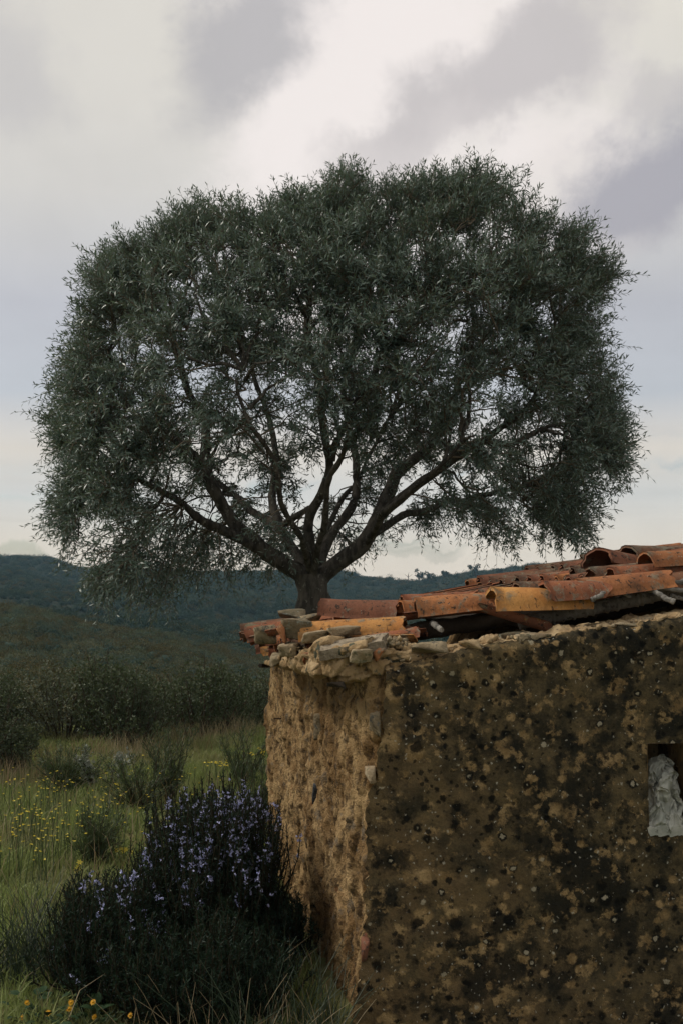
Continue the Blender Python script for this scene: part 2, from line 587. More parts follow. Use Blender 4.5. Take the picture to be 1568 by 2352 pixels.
M['t_dull'] = mat_tile('dull_brown_tile', (0.19, 0.082, 0.050), (0.145, 0.068, 0.046), 0.1)
M['t_dark'] = mat_tile('blackened_tile', (0.17, 0.085, 0.050), (0.095, 0.062, 0.045), 0.8)
M['cane'] = mat_simple('grey_cane', (0.13, 0.115, 0.095), (0.21, 0.19, 0.155), scale=15, bump=0.5, bscale=70, c3=(0.07, 0.06, 0.05))
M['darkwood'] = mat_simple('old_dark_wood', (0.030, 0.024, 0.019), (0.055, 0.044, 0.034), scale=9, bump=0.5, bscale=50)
M['stick'] = mat_simple('bleached_stick', (0.15, 0.14, 0.125), (0.26, 0.245, 0.22), scale=16, bump=0.6, bscale=70, c3=(0.10, 0.09, 0.075))
M['nail'] = mat_simple('rusty_iron', (0.045, 0.028, 0.020), (0.075, 0.042, 0.028), scale=40, bump=0.3, bscale=90)
M['bark'] = mat_bark('olive_bark', (0.048, 0.044, 0.039), (0.115, 0.104, 0.088), (0.27, 0.27, 0.235))
M['twig'] = mat_simple('olive_twig', (0.085, 0.070, 0.052), (0.16, 0.135, 0.10), scale=6, bump=0.1)
M['olive'] = mat_leaf('olive_leaf', (0.040, 0.074, 0.060), (0.135, 0.185, 0.152), None, rough=0.40, transl=0.15, spec=0.36)

# ------------------------------------------------------------------ terrain
COLS = np.array([-1400, -500, 0, 300, 600, 900, 1200, 1700, 2600], float)
DEPS = np.array([10, 13, 20, 40, 60, 75, 90, 140, 220, 300, 380, 440, 600, 1500], float)
ROWS = np.array([
    # -1400  -500     0    300   600   900  1200  1700  2600
    [1778, 1778, 1778, 1778, 1778, 1778, 1778, 1778, 1778],
    [1682, 1682, 1684, 1686, 1688, 1686, 1684, 1682, 1682],
    [1600, 1610, 1640, 1655, 1655, 1650, 1640, 1620, 1600],
    [1420, 1470, 1525, 1568, 1600, 1595, 1580, 1560, 1520],
    [1340, 1390, 1440, 1492, 1558, 1548, 1530, 1510, 1460],
    [1315, 1360, 1408, 1466, 1545, 1532, 1510, 1490, 1440],
    [1325, 1365, 1412, 1474, 1535, 1520, 1500, 1480, 1430],
    [1330, 1365, 1405, 1452, 1492, 1482, 1470, 1450, 1410],
    [1310, 1330, 1358, 1398, 1425, 1425, 1415, 1400, 1380],
    [1280, 1295, 1322, 1345, 1368, 1378, 1358, 1350, 1340],
    [1255, 1270, 1290, 1308, 1324, 1338, 1314, 1322, 1316],
    [1262, 1275, 1294, 1312, 1332, 1350, 1330, 1332, 1325],
    [1310, 1310, 1330, 1340, 1350, 1356, 1350, 1345, 1340],
    [1358, 1358, 1358, 1358, 1358, 1358, 1358, 1358, 1358]], float)


def ground_z(x, y, detail=True):
    x = np.asarray(x, float)
    y = np.asarray(y, float)
    yy = np.maximum(y, 10.0)
    c = 784 + F * x / yy
    c = np.clip(c, COLS[0], COLS[-1])
    ci = np.clip(np.searchsorted(COLS, c) - 1, 0, len(COLS) - 2)
    ct = (c - COLS[ci]) / (COLS[ci + 1] - COLS[ci])
    ct = ct * ct * (3 - 2 * ct)
    ly = np.log(np.minimum(yy, 1499.0))
    LD = np.log(DEPS)
    di = np.clip(np.searchsorted(LD, ly) - 1, 0, len(DEPS) - 2)
    dt = (ly - LD[di]) / (LD[di + 1] - LD[di])
    r = (ROWS[di, ci] * (1 - dt) + ROWS[di + 1, ci] * dt) * (1 - ct) + (ROWS[di, ci + 1] * (1 - dt) + ROWS[di + 1, ci + 1] * dt) * ct
    z = EYE + (1362.0 - r) / F * yy
    if detail:
        sh = x.shape
        q = np.stack([x.ravel(), y.ravel(), np.zeros(x.size)], 1)
        far = np.clip((yy - 25) / 120, 0, 1).ravel()
        n = fbm(q * 0.55, 3) * 0.035 + far * (fbm(q * np.array([0.020, 0.012, 1]) + 9, 4) * 4.2) + np.clip((yy - 11) / 20, 0, 1).ravel() * fbm(q * 0.12 + 4, 3) * 0.22
        z = z + n.reshape(sh)
    return z


def graded(a):
    return np.concatenate(a)


gx = graded([np.linspace(-650, -160, 26)[:-1], np.linspace(-160, -30, 50)[:-1], np.linspace(-30, -6, 40)[:-1], np.linspace(-6, 6, 61)[:-1],
             np.linspace(6, 30, 40)[:-1], np.linspace(30, 160, 50)[:-1], np.linspace(160, 650, 26)])
gy = graded([np.linspace(-300, -6, 14)[:-1], np.linspace(-6, 16, 90)[:-1], np.linspace(16, 60, 60)[:-1], np.linspace(60, 440, 130)[:-1],
             np.linspace(440, 760, 20)])
GX, GY = np.meshgrid(gx, gy, indexing='ij')
GZ = ground_z(GX, GY)
gf = grid_faces(len(gx), len(gy))
gyc = GY.ravel()[gf].mean(1)
ground = add('ground', mesh_np('ground', np.stack([GX, GY, GZ], -1), gf, True, [M['ground'], M['hill']], (gyc > 14).astype(int)))
tag(ground, kind='structure')


def gz1(x, y):
    return float(ground_z(np.array([x]), np.array([y]))[0])


# ------------------------------------------------------------------ the ruined hut
CORNER = np.array([0.105, 4.22])
SIDE = unit(np.array([-0.560, 2.82]))        # along the eave wall, away from the camera
GAB = unit(np.array([1.0, 0.055]))           # along the gable wall, to the right
GN = np.array([GAB[1], -GAB[0]])             # gable outward normal
SN = np.array([-SIDE[1], SIDE[0]])           # eave wall outward normal
SIDE_LEN = 2.87
hut = empty('ruined_hut', (CORNER[0], CORNER[1], 0.0))
tag(hut, 'low ruined hut of clay and stone with lichen-spotted gable and collapsing tiled roof', 'building')


def gpt(s, z, off=0.0):
    """points on the gable face"""
    s = np.asarray(s, float)
    z = np.asarray(z, float)
    xy = CORNER + s[..., None] * GAB + (np.asarray(off) + 0 * s)[..., None] * GN
    return np.concatenate([xy, z[..., None]], -1)


def s_of(x, y=1500):
    """gable-face coordinate of bearing x"""
    d = ray(x, y)
    k = d[0] / d[1]
    # CORNER + s*GAB = t*(k,1)
    A = np.array([[GAB[0], -k], [GAB[1], -1]])
    return np.linalg.solve(A, -CORNER)[0]


def gable_point(x, y):
    s = s_of(x, y)
    depth = CORNER[1] + s * GAB[1]
    return s, P(x, y, depth)[2]


top_pts = [gable_point(x, y) for x, y in [(700, 1546), (800, 1546), (860, 1536), (905, 1523), (950, 1512), (1000, 1503), (1040, 1492), (1085, 1482), (1120, 1478), (1180, 1470),
                                          (1250, 1463), (1300, 1452), (1400, 1440), (1480, 1428), (1568, 1417)]]
ts = np.array([a for a, b in top_pts])
tz = np.array([b for a, b in top_pts])
ts = np.append(ts, [2.3, 2.6, 4.9])
tz = np.append(tz, [1.78, 1.80, 1.30])


def gable_top(s):
    return np.interp(s, ts, tz)


# gable render sheet: ragged left edge, small opening at the right, crumbled top
NICHE_S = (s_of(1477), s_of(1477) + 0.175)
NICHE_Z = (gable_point(1500, 1903)[1], gable_point(1500, 1706)[1])
edge_pts = [gable_point(x, y) for x, y in [(884, 1500), (886, 1560), (878, 1640), (872, 1700), (862, 1745), (866, 1790), (846, 1812), (838, 1870), (842, 1950), (836, 2060), (838, 2150), (824, 2230), (812, 2300), (800, 2360), (780, 2500)]]
ez = np.array([b for a, b in edge_pts])[::-1]
es = np.array([a for a, b in edge_pts])[::-1]


def build_gable():
    su = np.concatenate([np.linspace(0, NICHE_S[0], 105), np.linspace(NICHE_S[0], NICHE_S[1], 14)[1:], np.linspace(NICHE_S[1], 1.75, 28)[1:], np.linspace(1.75, 4.9, 40)[1:]])
    nz = 130
    zlow = -0.35
    zmid = [zlow, NICHE_Z[0], NICHE_Z[1], None]
    zt = np.concatenate([np.linspace(0, 1, 84), 1 + np.linspace(0, 1, 26)[1:], 2 + np.linspace(0, 1, 34)[1:]])
    S = np.repeat(su[:, None], len(zt), 1)
    topz = gable_top(su) + 0.012 * perlin(np.stack([su * 22, su * 0, su * 0 + 3], 1)) + 0.008 * perlin(np.stack([su * 60, su * 0, su * 0 + 8], 1))
    T = np.repeat(zt[None, :], len(su), 0)
    Z = np.where(T <= 1, zlow + (NICHE_Z[0] - zlow) * T, np.where(T <= 2, NICHE_Z[0] + (NICHE_Z[1] - NICHE_Z[0]) * (T - 1), NICHE_Z[1] + (topz[:, None] - NICHE_Z[1]) * (T - 2)))
    # ragged left edge follows the break in the render
    e = np.interp(Z, ez, es) + 0.016 * fbm(np.stack([Z.ravel() * 0 + 2, Z.ravel() * 26, Z.ravel() * 0], 1), 3).reshape(Z.shape)
    wgt = np.clip(1 - S / 0.55, 0, 1)
    S2 = S + e * wgt
    q = np.stack([S2.ravel(), Z.ravel(), Z.ravel() * 0], 1)
    d = (0.012 * fbm(q * 2.2, 3) + 0.006 * fbm(q * 9 + 5, 4) + 0.0035 * fbm(q * 30, 2)).reshape(Z.shape)
    d = d + 0.02
    # worn, rounded upper lip
    lip = np.clip((topz[:, None] - Z) / 0.035, 0, 1)
    d = d - 0.03 * (1 - lip) ** 2
    V = gpt(S2, Z, d)
    f = grid_faces(len(su), len(zt))
    sc = S.ravel()[f].mean(1)
    tcn = T.ravel()[f].mean(1)
    hole = (sc > NICHE_S[0]) & (sc < NICHE_S[1]) & (tcn > 1) & (tcn < 2)
    f = f[~hole]
    bag = Bag()
    bag.put(V, f[:, ::-1], 0)
    nu, nv = len(su), len(zt)
    # top: crumbled sandy strip back across the wall
    K = 9
    back = np.linspace(0, 0.36, K)
    top = V[:, -1]
    strip = np.zeros((nu, K, 3))
    for k in range(K):
        strip[:, k] = top - np.array([GN[0], GN[1], 0]) * back[k]
        if k:
            qq = strip[:, k] * 14
            strip[:, k, 2] += 0.010 + 0.022 * fbm(qq, 4) - 0.02 * (k / K) ** 2 - 0.01 * (k == K - 1)
    bag.put(strip, grid_faces(nu, K)[:, ::-1], 1)
    # inner face
    inner = np.stack([np.concatenate([strip[:, -1, :2], (strip[:, -1, 2:3] * (1 - a) + zlow * a)], 1) for a in np.linspace(0, 1, 6)], 1)
    fi = grid_faces(nu, 6)
    si = np.repeat(su[:, None], 6, 1).ravel()[fi].mean(1)
    bag.put(inner, fi[:, ::-1], 1)
    # left thickness of the render
    le = V[0]
    lb = le - np.array([GN[0], GN[1], 0]) * 0.10 + np.array([0.03, 0, 0])
    bag.put(np.stack([lb, le], 0), grid_faces(2, nv)[:, ::-1], 1)
    # opening reveals (a tunnel lengthened unseen past the wall and closed to keep it dark)
    s0, s1 = NICHE_S
    z0, z1 = NICHE_Z
    dv = np.linspace(0.022, -0.80, 8)
    loop = [(s0, z0), (s1, z0), (s1, z1), (s0, z1), (s0, z0)]
    for (a, b) in zip(loop[:-1], loop[1:]):
        u = np.linspace(0, 1, 12)
        ss = a[0] + (b[0] - a[0]) * u
        zz = a[1] + (b[1] - a[1]) * u
        g = np.stack([gpt(ss, zz, dd) for dd in dv], 1)
        g += 0.004 * fbm(g.reshape(-1, 3) * 25, 2).reshape(12, 8, 1) * np.array([1, 0, 1])
        g[:, 0] = gpt(ss, zz, 0.022)
        bag.put(g, grid_faces(12, 8), 2)
    g = np.stack([gpt(np.linspace(s0 - .02, s1 + .02, 6), np.full(6, zz), -0.79) for zz in np.linspace(z0 - .02, z1 + .02, 6)], 1)
    bag.put(g, grid_faces(6, 6), 2)
    me = bag.mesh('gable_wall', [M['render'], M['crust'], M['earth']], True)
    return add('gable_wall', me, hut)


gable = build_gable()

# eave wall: bare clay and schist, rounded at the corner
WALLTOP = 1.38


def build_side():
    n = 400
    t = -0.50 + (SIDE_LEN + 0.50) * np.linspace(0, 1, n) ** 1.15
    # plan curve: gable stub under the render, rounded corner, along the side
    xy = np.zeros((n, 2))
    nr = np.zeros((n, 2))
    rad = 0.09
    for i, tt in enumerate(t):
        if tt < -rad:
            xy[i] = CORNER + GAB * (-tt); nr[i] = GN
        elif tt > rad:
            xy[i] = CORNER + SIDE * tt; nr[i] = SN
        else:
            u = (tt + rad) / (2 * rad)
            a, c, b = CORNER + GAB * rad, CORNER, CORNER + SIDE * rad
            xy[i] = a * (1 - u) ** 2 + 2 * c * u * (1 - u) + b * u * u
            nr[i] = unit(GN * (1 - u) + SN * u)
    nzv = 230
    z = np.linspace(-0.35, 1, nzv)
    topz = WALLTOP + 0.02 * perlin(np.stack([t * 6, t * 0, t * 0], 1)) + np.where(t < 0.1, 0.0, 0.02)
    Z = -0.35 + (topz[:, None] + 0.35) * np.linspace(0, 1, nzv)[None, :]
    Tt = np.repeat(t[:, None], nzv, 1)
    q = np.stack([Tt.ravel(), Z.ravel(), np.zeros(Tt.size)], 1)
    # stones proud of washed-out joints
    wq = q + 0.05 * np.stack([fbm(q * 5 + 80, 3), fbm(q * 5 + 90, 3), q[:, 0] * 0], 1)
    st = fbm(wq * np.array([6.5, 3.6, 1]) + 31, 3)
    ter = np.floor(st * 5) + np.clip((st * 5 - np.floor(st * 5)) * 2.6, 0, 1)
    d = 0.0075 * ter + 0.013 * fbm(wq * np.array([16, 7, 1]) + 3, 4) + 0.010 * fbm(q * np.array([40, 22, 1]), 3)
    pits = np.clip(perlin(wq * np.array([11, 6.5, 1]) + 77) - 0.20, 0, 1)
    pits2 = np.clip(perlin(wq * np.array([27, 17, 1]) + 177) - 0.28, 0, 1)
    d = d - 0.085 * pits - 0.060 * pits2
    f1, f2, cid, off = worley(wq * np.array([10, 3.4, 1]) + 0.5, 3)
    tilt = off[:, 0] * (cid - 0.5) + off[:, 1] * ((cid * 7.3) % 1 - 0.5)
    crev = np.clip(1 - (f2 - f1) / 0.14, 0, 1)
    d = d + 0.018 * (cid - 0.5) + 0.020 * tilt - 0.016 * crev
    f1, f2, cid, off = worley(wq * np.array([26, 9, 1]) + 0.5, 9)
    d = d + 0.010 * (cid - 0.5) - 0.007 * np.clip(1 - (f2 - f1) / 0.2, 0, 1)
    d = 0.66 * d
    d = d.reshape(Tt.shape)
    # slight bulge and batter
    h = (Z - 0.0) / 1.4
    d = d + 0.012 * np.clip(1 - h, 0, 1.2) + 0.008 * np.sin(np.clip(h, 0, 1) * math.pi)
    under = np.clip((-Tt - 0.02) / 0.06, 0, 1)
    d = d * (1 - under) + under * np.minimum(d, 0.0)
    under2 = np.clip((-Tt - 0.10) / 0.05, 0, 1)
    d = d - 0.02 * under2
    V = np.zeros((n, nzv, 3))
    V[:, :, :2] = xy[:, None] + nr[:, None] * d[..., None]
    V[:, :, 2] = Z
    bag = Bag()
    bag.put(V, grid_faces(n, nzv), 0)
    # top and inner face
    K = 7
    strip = np.zeros((n, K, 3))
    for k in range(K):
        strip[:, k] = V[:, -1]
        strip[:, k, :2] -= nr * (0.40 * k / (K - 1))
        if k:
            strip[:, k, 2] += 0.03 * fbm(strip[:, k] * 12, 3)
    keep = t > 0.12
    idx = np.where(keep)[0]
    bag.put(strip[idx], grid_faces(len(idx), K), 1)
    inner = np.stack([strip[idx, -1], strip[idx, -1] * np.array([1, 1, 0]) + np.array([0, 0, -0.35])], 1)
    bag.put(inner, grid_faces(len(idx), 2), 1)
    # far end cap
    end = np.stack([V[-1], V[-1] - np.array([SN[0], SN[1], 0]) * 0.40], 0)
    bag.put(end, grid_faces(2, nzv), 0)
    return add('side_wall', bag.mesh('side_wall', [M['earth'], M['crust']], True), hut)


side = build_side()


def hutpt(u, v, z):
    """u along the gable from the corner, v along the eave wall"""
    xy = CORNER + GAB * u + SIDE * v
    return np.array([xy[0], xy[1], z])


def wall_block(name, pts_uv, thick_dir, thick, prof, mat, n=60, nzv=24):
    """rough wall between two plan points with a top profile prof(f)"""
    a, b = [CORNER + GAB * u + SIDE * v for u, v in pts_uv]
    f = np.linspace(0, 1, n)
    bag = Bag()
    zt = np.array([prof(q) for q in f]) + 0.02 * perlin(np.stack([f * 30, f * 0, f * 0 + 12], 1))
    faces = []
    for side_ in (0, 1):
        xy = a + (b - a) * f[:, None] + thick_dir * thick * side_
        Z = -0.4 + (zt[:, None] + 0.4) * np.linspace(0, 1, nzv)
        V = np.zeros((n, nzv, 3))
        q = np.stack([np.repeat(f[:, None] * 3, nzv, 1).ravel(), Z.ravel(), np.full(Z.size, side_ * 9.)], 1)
        d = (0.03 * fbm(q * 5, 4)).reshape(Z.shape)
        V[..., :2] = xy[:, None] + thick_dir * d[..., None]
        V[..., 2] = Z
        bag.put(V, grid_faces(n, nzv) if side_ else grid_faces(n, nzv)[:, ::-1], 0)
        faces.append(V)
    bag.put(np.stack([faces[0][:, -1], faces[1][:, -1]], 1), grid_faces(n, 2), 0)
    for e in (0, -1):
        bag.put(np.stack([faces[0][e], faces[1][e]], 0), grid_faces(2, nzv), 0)
    return add(name, bag.mesh(name, [mat], True), hut)


wall_block('back_wall', [(0.0, SIDE_LEN - 0.02), (4.9, SIDE_LEN - 0.02)], -SIDE, 0.36,
           lambda q: 1.20 if q * 4.9 < 1.05 else (1.20 + (q * 4.9 - 1.05) * 1.9 if q * 4.9 < 1.3 else min(1.70, 1.40 + 0.12 * q * 4.9, 1.40 + 0.12 * (4.9 - q * 4.9) + .2)), M['earth'])
wall_block('end_wall', [(4.88, 0.05), (4.88, SIDE_LEN - 0.40)], -GAB, 0.36, lambda q: 1.32, M['earth'], 40, 16)

# ---- roof
PITCH = math.atan(0.205)
EAVE_Z = 1.405
ROOF_UP = unit(np.array([-math.sin(PITCH) * GAB[0], -math.sin(PITCH) * GAB[1], math.cos(PITCH)]))
ROOF_ALONG = unit(np.array([GAB[0] * math.cos(PITCH), GAB[1] * math.cos(PITCH), math.sin(PITCH)]))
SIDE3 = np.array([SIDE[0], SIDE[1], 0.0])


def roofpt(u, v, h=0.0):
    """u from the eave up the slope, v along the eave from the gable face, h above the roof plane"""
    o = np.array([*(CORNER - GAB * 0.20), EAVE_Z])
    return o + ROOF_ALONG * u + SIDE3 * v + ROOF_UP * h


def tile_mesh(seed, L=0.44, r0=0.088, r1=0.072, half=78, broken=0.0):
    rg = np.random.default_rng(seed)
    nu, na = 9, 13
    x = np.linspace(0, L, nu)
    a = np.radians(np.linspace(-half, half, na))
    rr = r0 + (r1 - r0) * x / L
    X = np.repeat(x[:, None], na, 1)
    # ragged ends
    e0 = 0.006 * rg.normal(size=na) + broken * 0.05 * np.abs(perlin(np.stack([a * 2.2, a * 0 + seed, a * 0], 1)))
    e1 = 0.005 * rg.normal(size=na) + broken * 0.07 * perlin(np.stack([a * 1.7, a * 0 + seed + 9, a * 0], 1))
    X[0] += np.abs(e0)
    X[-1] += e1
    wob = 0.0025 * fbm(np.stack([X.ravel() * 14, np.repeat(a[None], nu, 0).ravel() * 2, X.ravel() * 0 + seed * 3.1], 1), 3).reshape(X.shape)
    sag = 0.006 * np.sin(x / L * math.pi)[:, None] * rg.uniform(-1, 1)
    outs = []
    for th in (0.0, 0.0135):
        r = rr[:, None] + wob - th
        Y = r * np.sin(a)[None]
        Z = r * np.cos(a)[None] * 0.92 - r0 * 0.92 + sag
        outs.append(np.stack([X, Y, Z], -1))
    bag = Bag()
    o, i = outs
    n = nu * na
    F_ = grid_faces(nu, na)
    V = np.concatenate([o.reshape(-1, 3), i.reshape(-1, 3)])
    idx = np.arange(n).reshape(nu, na)
    rim = np.concatenate([idx[0, :], idx[1:, -1], idx[-1, ::-1][1:], idx[::-1, 0][1:]])
    rq = np.stack([rim[:-1], rim[1:], rim[1:] + n, rim[:-1] + n], 1)
    me = mesh_np('roof_tile', V, np.concatenate([F_, F_[:, ::-1] + n, rq[:, ::-1]]), False)
    return me


TILE_SETS = {}


def tile_me(matkey, seed, broken=False, half=78):
    k = (matkey, seed, broken, half)
    if k not in TILE_SETS:
        me = tile_mesh(seed, broken=1.0 if broken else 0.25, half=half)
        me.materials.append(M[matkey])
        TILE_SETS[k] = me
    return TILE_SETS[k]


roof_holder = None


def place_tile(a, b, up, mat='t_orange', seed=1, scale=1.0, broken=False, flip=False, roll=0.0, name='roof_tile', half=78, parent=None):
    """tile whose crown line runs from a (wide, lower end) to b"""
    a = Vector(a); b = Vector(b)
    L = (b - a).length
    xa = (b - a).normalized()
    za = Vector(up)
    za = (za - xa * za.dot(xa)).normalized()
    if roll:
        za = Matrix.Rotation(roll, 3, xa) @ za
    if flip:
        za = -za
    ya = za.cross(xa)
    m = Matrix((xa * (L / 0.44), ya * scale, za * scale)).transposed().to_4x4()
    m.translation = a
    o = bpy.data.objects.new(name, tile_me(mat, seed, broken, half))
    COL.objects.link(o)
    par = parent or roof_holder
    o.parent = par
    o.matrix_parent_inverse = wm(par).inverted()
    o.matrix_basis = m
    return o


# cane and board decking under the sound part of the roof
def build_deck():
    bag = Bag()
    rg = np.random.default_rng(3)
    # reed canes laid along the eave direction, carried by rafters
    n = 62
    u = np.linspace(1.02, 4.3, n)
    paths = []
    for uu in u:
        vs_ = np.linspace(0.42 + rg.uniform(-.05, .05), SIDE_LEN - 0.05, 6)
        uf = uu if uu < 2.55 else 2.55
        pts = []
        for v in vs_:
            p = roofpt(min(uu, 2.6), v, -0.085 + rg.uniform(-.006, .006))
            if uu > 2.6:
                p = roofpt(2.6, v, -0.085) + np.array([GAB[0], GAB[1], -0.205]) * (uu - 2.6)
            pts.append(p)
        paths.append(pts)
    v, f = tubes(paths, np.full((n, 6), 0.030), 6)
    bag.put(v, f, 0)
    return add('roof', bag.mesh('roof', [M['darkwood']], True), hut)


roof_holder = build_deck()


def pole(name, a, b, r0, r1, mat, parent, nodes=0, wob=0.01, seed=0, m=28, sides=10):
    rg = np.random.default_rng(seed)
    a, b = np.asarray(a), np.asarray(b)
    t = np.linspace(0, 1, m)
    pts = a + (b - a) * t[:, None]
    pts = pts + wob * np.stack([perlin(np.stack([t * 4, t * 0 + seed + k * 7.7, t * 0], 1)) for k in range(3)], 1)
    r = r0 + (r1 - r0) * t
    if nodes:
        for c in np.linspace(0.05, 0.95, nodes) + rg.normal(size=nodes) * 0.01:
            r = r + 0.0060 * np.exp(-((t - c) / 0.006) ** 2) - 0.004 * np.exp(-((t - c - 0.012) / 0.004) ** 2)
    else:
        r = r * (1 + 0.18 * perlin(np.stack([t * 12, t * 0 + seed, t * 0 + 4], 1)))
    bag = Bag()
    v, f = tubes(pts[None], r[None], sides)
    v = v + 0.0015 * fbm(v * 70, 2)[:, None]
    bag.put(v, f)
    for e, s in ((0, 1), (-1, -1)):
        ring = v.reshape(m, sides, 3)[e]
        c = ring.mean(0)
        vv = np.concatenate([ring, c[None]])
        k = np.arange(sides)
        tri = np.stack([k, (k + 1) % sides, np.full(sides, sides)], 1)
        bag.put(vv, tri[:, ::-1] if s == 1 else tri)
    return add(name, bag.mesh(name, [mat], True), parent)


# rafters (cane poles) following the slope, first one shows below the verge tiles
pole('rafter', P(1190, 1432, 4.50), P(1640, 1340, 4.58), 0.029, 0.027, M['cane'], roof_holder, nodes=17, wob=0.004, seed=3, m=160)
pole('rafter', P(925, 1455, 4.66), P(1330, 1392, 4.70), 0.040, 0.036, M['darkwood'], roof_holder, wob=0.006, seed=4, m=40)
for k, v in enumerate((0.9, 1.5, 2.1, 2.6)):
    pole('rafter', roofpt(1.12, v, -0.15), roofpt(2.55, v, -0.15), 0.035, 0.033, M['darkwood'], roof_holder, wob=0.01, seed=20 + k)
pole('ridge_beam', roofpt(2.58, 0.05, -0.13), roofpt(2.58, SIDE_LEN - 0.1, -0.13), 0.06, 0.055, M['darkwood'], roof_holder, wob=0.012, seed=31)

UP = np.array([0, 0, 1.0])
# ordinary rows behind: channels and covers
rg = np.random.default_rng(21)
mats_far = ['t_dark', 't_orange', 't_red', 't_dark', 't_dull']
for r in range(13):
    v = 0.26 + r * 0.205
    # channel tiles (hollow up) and covers from the eave to the ridge
    for c in range(7):
        u0 = 0.0 + c * 0.37
        if u0 + .4 > 2.68:
            continue
        jit = rg.normal(size=3) * np.array([0.012, 0.012, 0.006])
        a = roofpt(u0 + jit[0] - (0.02 if c == 0 else 0), v + jit[1], -0.062 + 0.010 * c * 0 + 0.012)
        b = roofpt(u0 + 0.43, v + jit[1], -0.062)
        if (r < 9 and 0.3 < u0 < 0.8) or (r == 0 and u0 > 0.9):
            continue
        place_tile(a, b, ROOF_UP, rg.choice(mats_far), int(rg.integers(1, 6)), 1.0, flip=True, half=70)
    for c in range(7):
        u0 = 0.02 + c * 0.37
        if u0 + .4 > 2.66:
            continue
        if (u0 < 1.15 and u0 > 0.30):      # covers slid away here
            continue
        if r == 0 and u0 > 1.0:
            continue
        if u0 < 0.3 and rg.random() < 0.25 and r > 1:
            continue
        jit = rg.normal(size=3) * np.array([0.014, 0.008, 0.006])
        vv = v + 0.1025 + jit[1]
        hl = 0.030 + jit[2]
        a = roofpt(u0 + jit[0], vv, hl + 0.014)
        b = roofpt(u0 + 0.44 + jit[0], vv + rg.normal() * .01, hl - 0.006)
        if u0 > 1.1 and c == 4 and False:
            continue
        place_tile(a, b, ROOF_UP, rg.choice(mats_far), int(rg.integers(1, 6)), 1.0)
# far pitch beyond the ridge
for r in range(13):
    v = 0.2 + r * 0.205
    for c in range(5):
        a = roofpt(2.6, v, 0.03) + np.array([GAB[0], GAB[1], -0.205]) * (c * 0.4 + 0.42)
        b = roofpt(2.6, v, 0.03) + np.array([GAB[0], GAB[1], -0.205]) * (c * 0.4)
        place_tile(a, b, np.array([GAB[0] * .2, 0, 1]), rg.choice(mats_far), int(rg.integers(1, 6)), 1.15)

# the stepped row of tile ends where the upper courses still lie
for (x, y, d, L) in [(1351, 1290, 5.2, .42), (1309, 1300, 5.55, .42), (1286, 1307, 5.9, .42), (1267, 1311, 6.25, .42), (1252, 1315, 6.6, .42)]:
    a = P(x, y, d)
    place_tile(a, a + ROOF_ALONG * L + np.array([0, 0, .004]), ROOF_UP, 't_dark', int(x) % 5 + 1, 0.86)
for (x, y, d) in [(1330, 1318, 5.0), (1300, 1322, 5.35), (1278, 1325, 5.7)]:
    a = P(x, y, d)
    place_tile(a, a + ROOF_ALONG * 0.45, ROOF_UP, 't_dull', int(x) % 5 + 1, 0.9)

# loose and slipped tiles along the gable verge, one by one
HERO = [
    # x0, y0, d0,   x1, y1, d1, mat, scale, kwargs   (crown line, lower end first)
    (948, 1372, 4.55, 1128, 1351, 4.55, 't_orange', 0.92, dict(seed=1)),
    (1122, 1347, 4.42, 1342, 1342, 4.46, 't_yellow', 1.12, dict(seed=2)),
    (1240, 1334, 4.40, 1384, 1325, 4.43, 't_red', 0.95, dict(seed=3, broken=True)),
    (1318, 1329, 4.46, 1528, 1300, 4.50, 't_orange', 0.98, dict(seed=4)),
    (918, 1378, 4.80, 738, 1365, 4.85, 't_dull', 0.98, dict(seed=5)),
    (690, 1428, 4.62, 927, 1407, 4.55, 't_yellow', 0.88, dict(seed=2)),
    (560, 1440, 6.30, 760, 1403, 6.30, 't_red', 1.0, dict(seed=3)),
    (610, 1442, 5.45, 790, 1415, 5.40, 't_red', 0.95, dict(seed=1)),
    (1366, 1257, 4.85, 1560, 1290, 5.25, 't_dull', 0.92, dict(seed=2)),
    (1432, 1252, 5.00, 1640, 1250, 5.25, 't_dark', 0.86, dict(seed=4)),
    (1474, 1266, 4.62, 1680, 1255, 4.72, 't_orange', 0.82, dict(seed=1)),
    (1346, 1302, 4.75, 1500, 1284, 4.80, 't_dark', 0.72, dict(seed=3, broken=True)),
    (1395, 1302, 4.60, 1560, 1280, 4.66, 't_red', 0.70, dict(seed=5)),
    (1528, 1262, 4.95, 1730, 1240, 5.0, 't_red', 0.85, dict(seed=2)),
    (1440, 1268, 5.10, 1560, 1262, 5.25, 't_dark', 0.75, dict(seed=4)),
    (1180, 1336, 4.72, 1330, 1326, 4.78, 't_dark', 0.75, dict(seed=4)),
    (1090, 1352, 4.70, 1240, 1340, 4.74, 't_red', 0.70, dict(seed=3, broken=True)),
    (918, 1366, 4.92, 1080, 1352, 4.96, 't_red', 0.75, dict(seed=4, broken=True)),
    (914, 1378, 4.70, 1010, 1372, 4.76, 't_orange', 0.60, dict(seed=5, broken=True)),
    (1515, 1318, 4.55, 1700, 1290, 4.6, 't_dark', 0.85, dict(seed=1)),
]
for (x0, y0, d0, x1, y1, d1, mk, scl, kw) in HERO:
    place_tile(P(x0, y0, d0), P(x1, y1, d1), ROOF_UP, mk, scale=scl * 1.13, half=88, **kw)
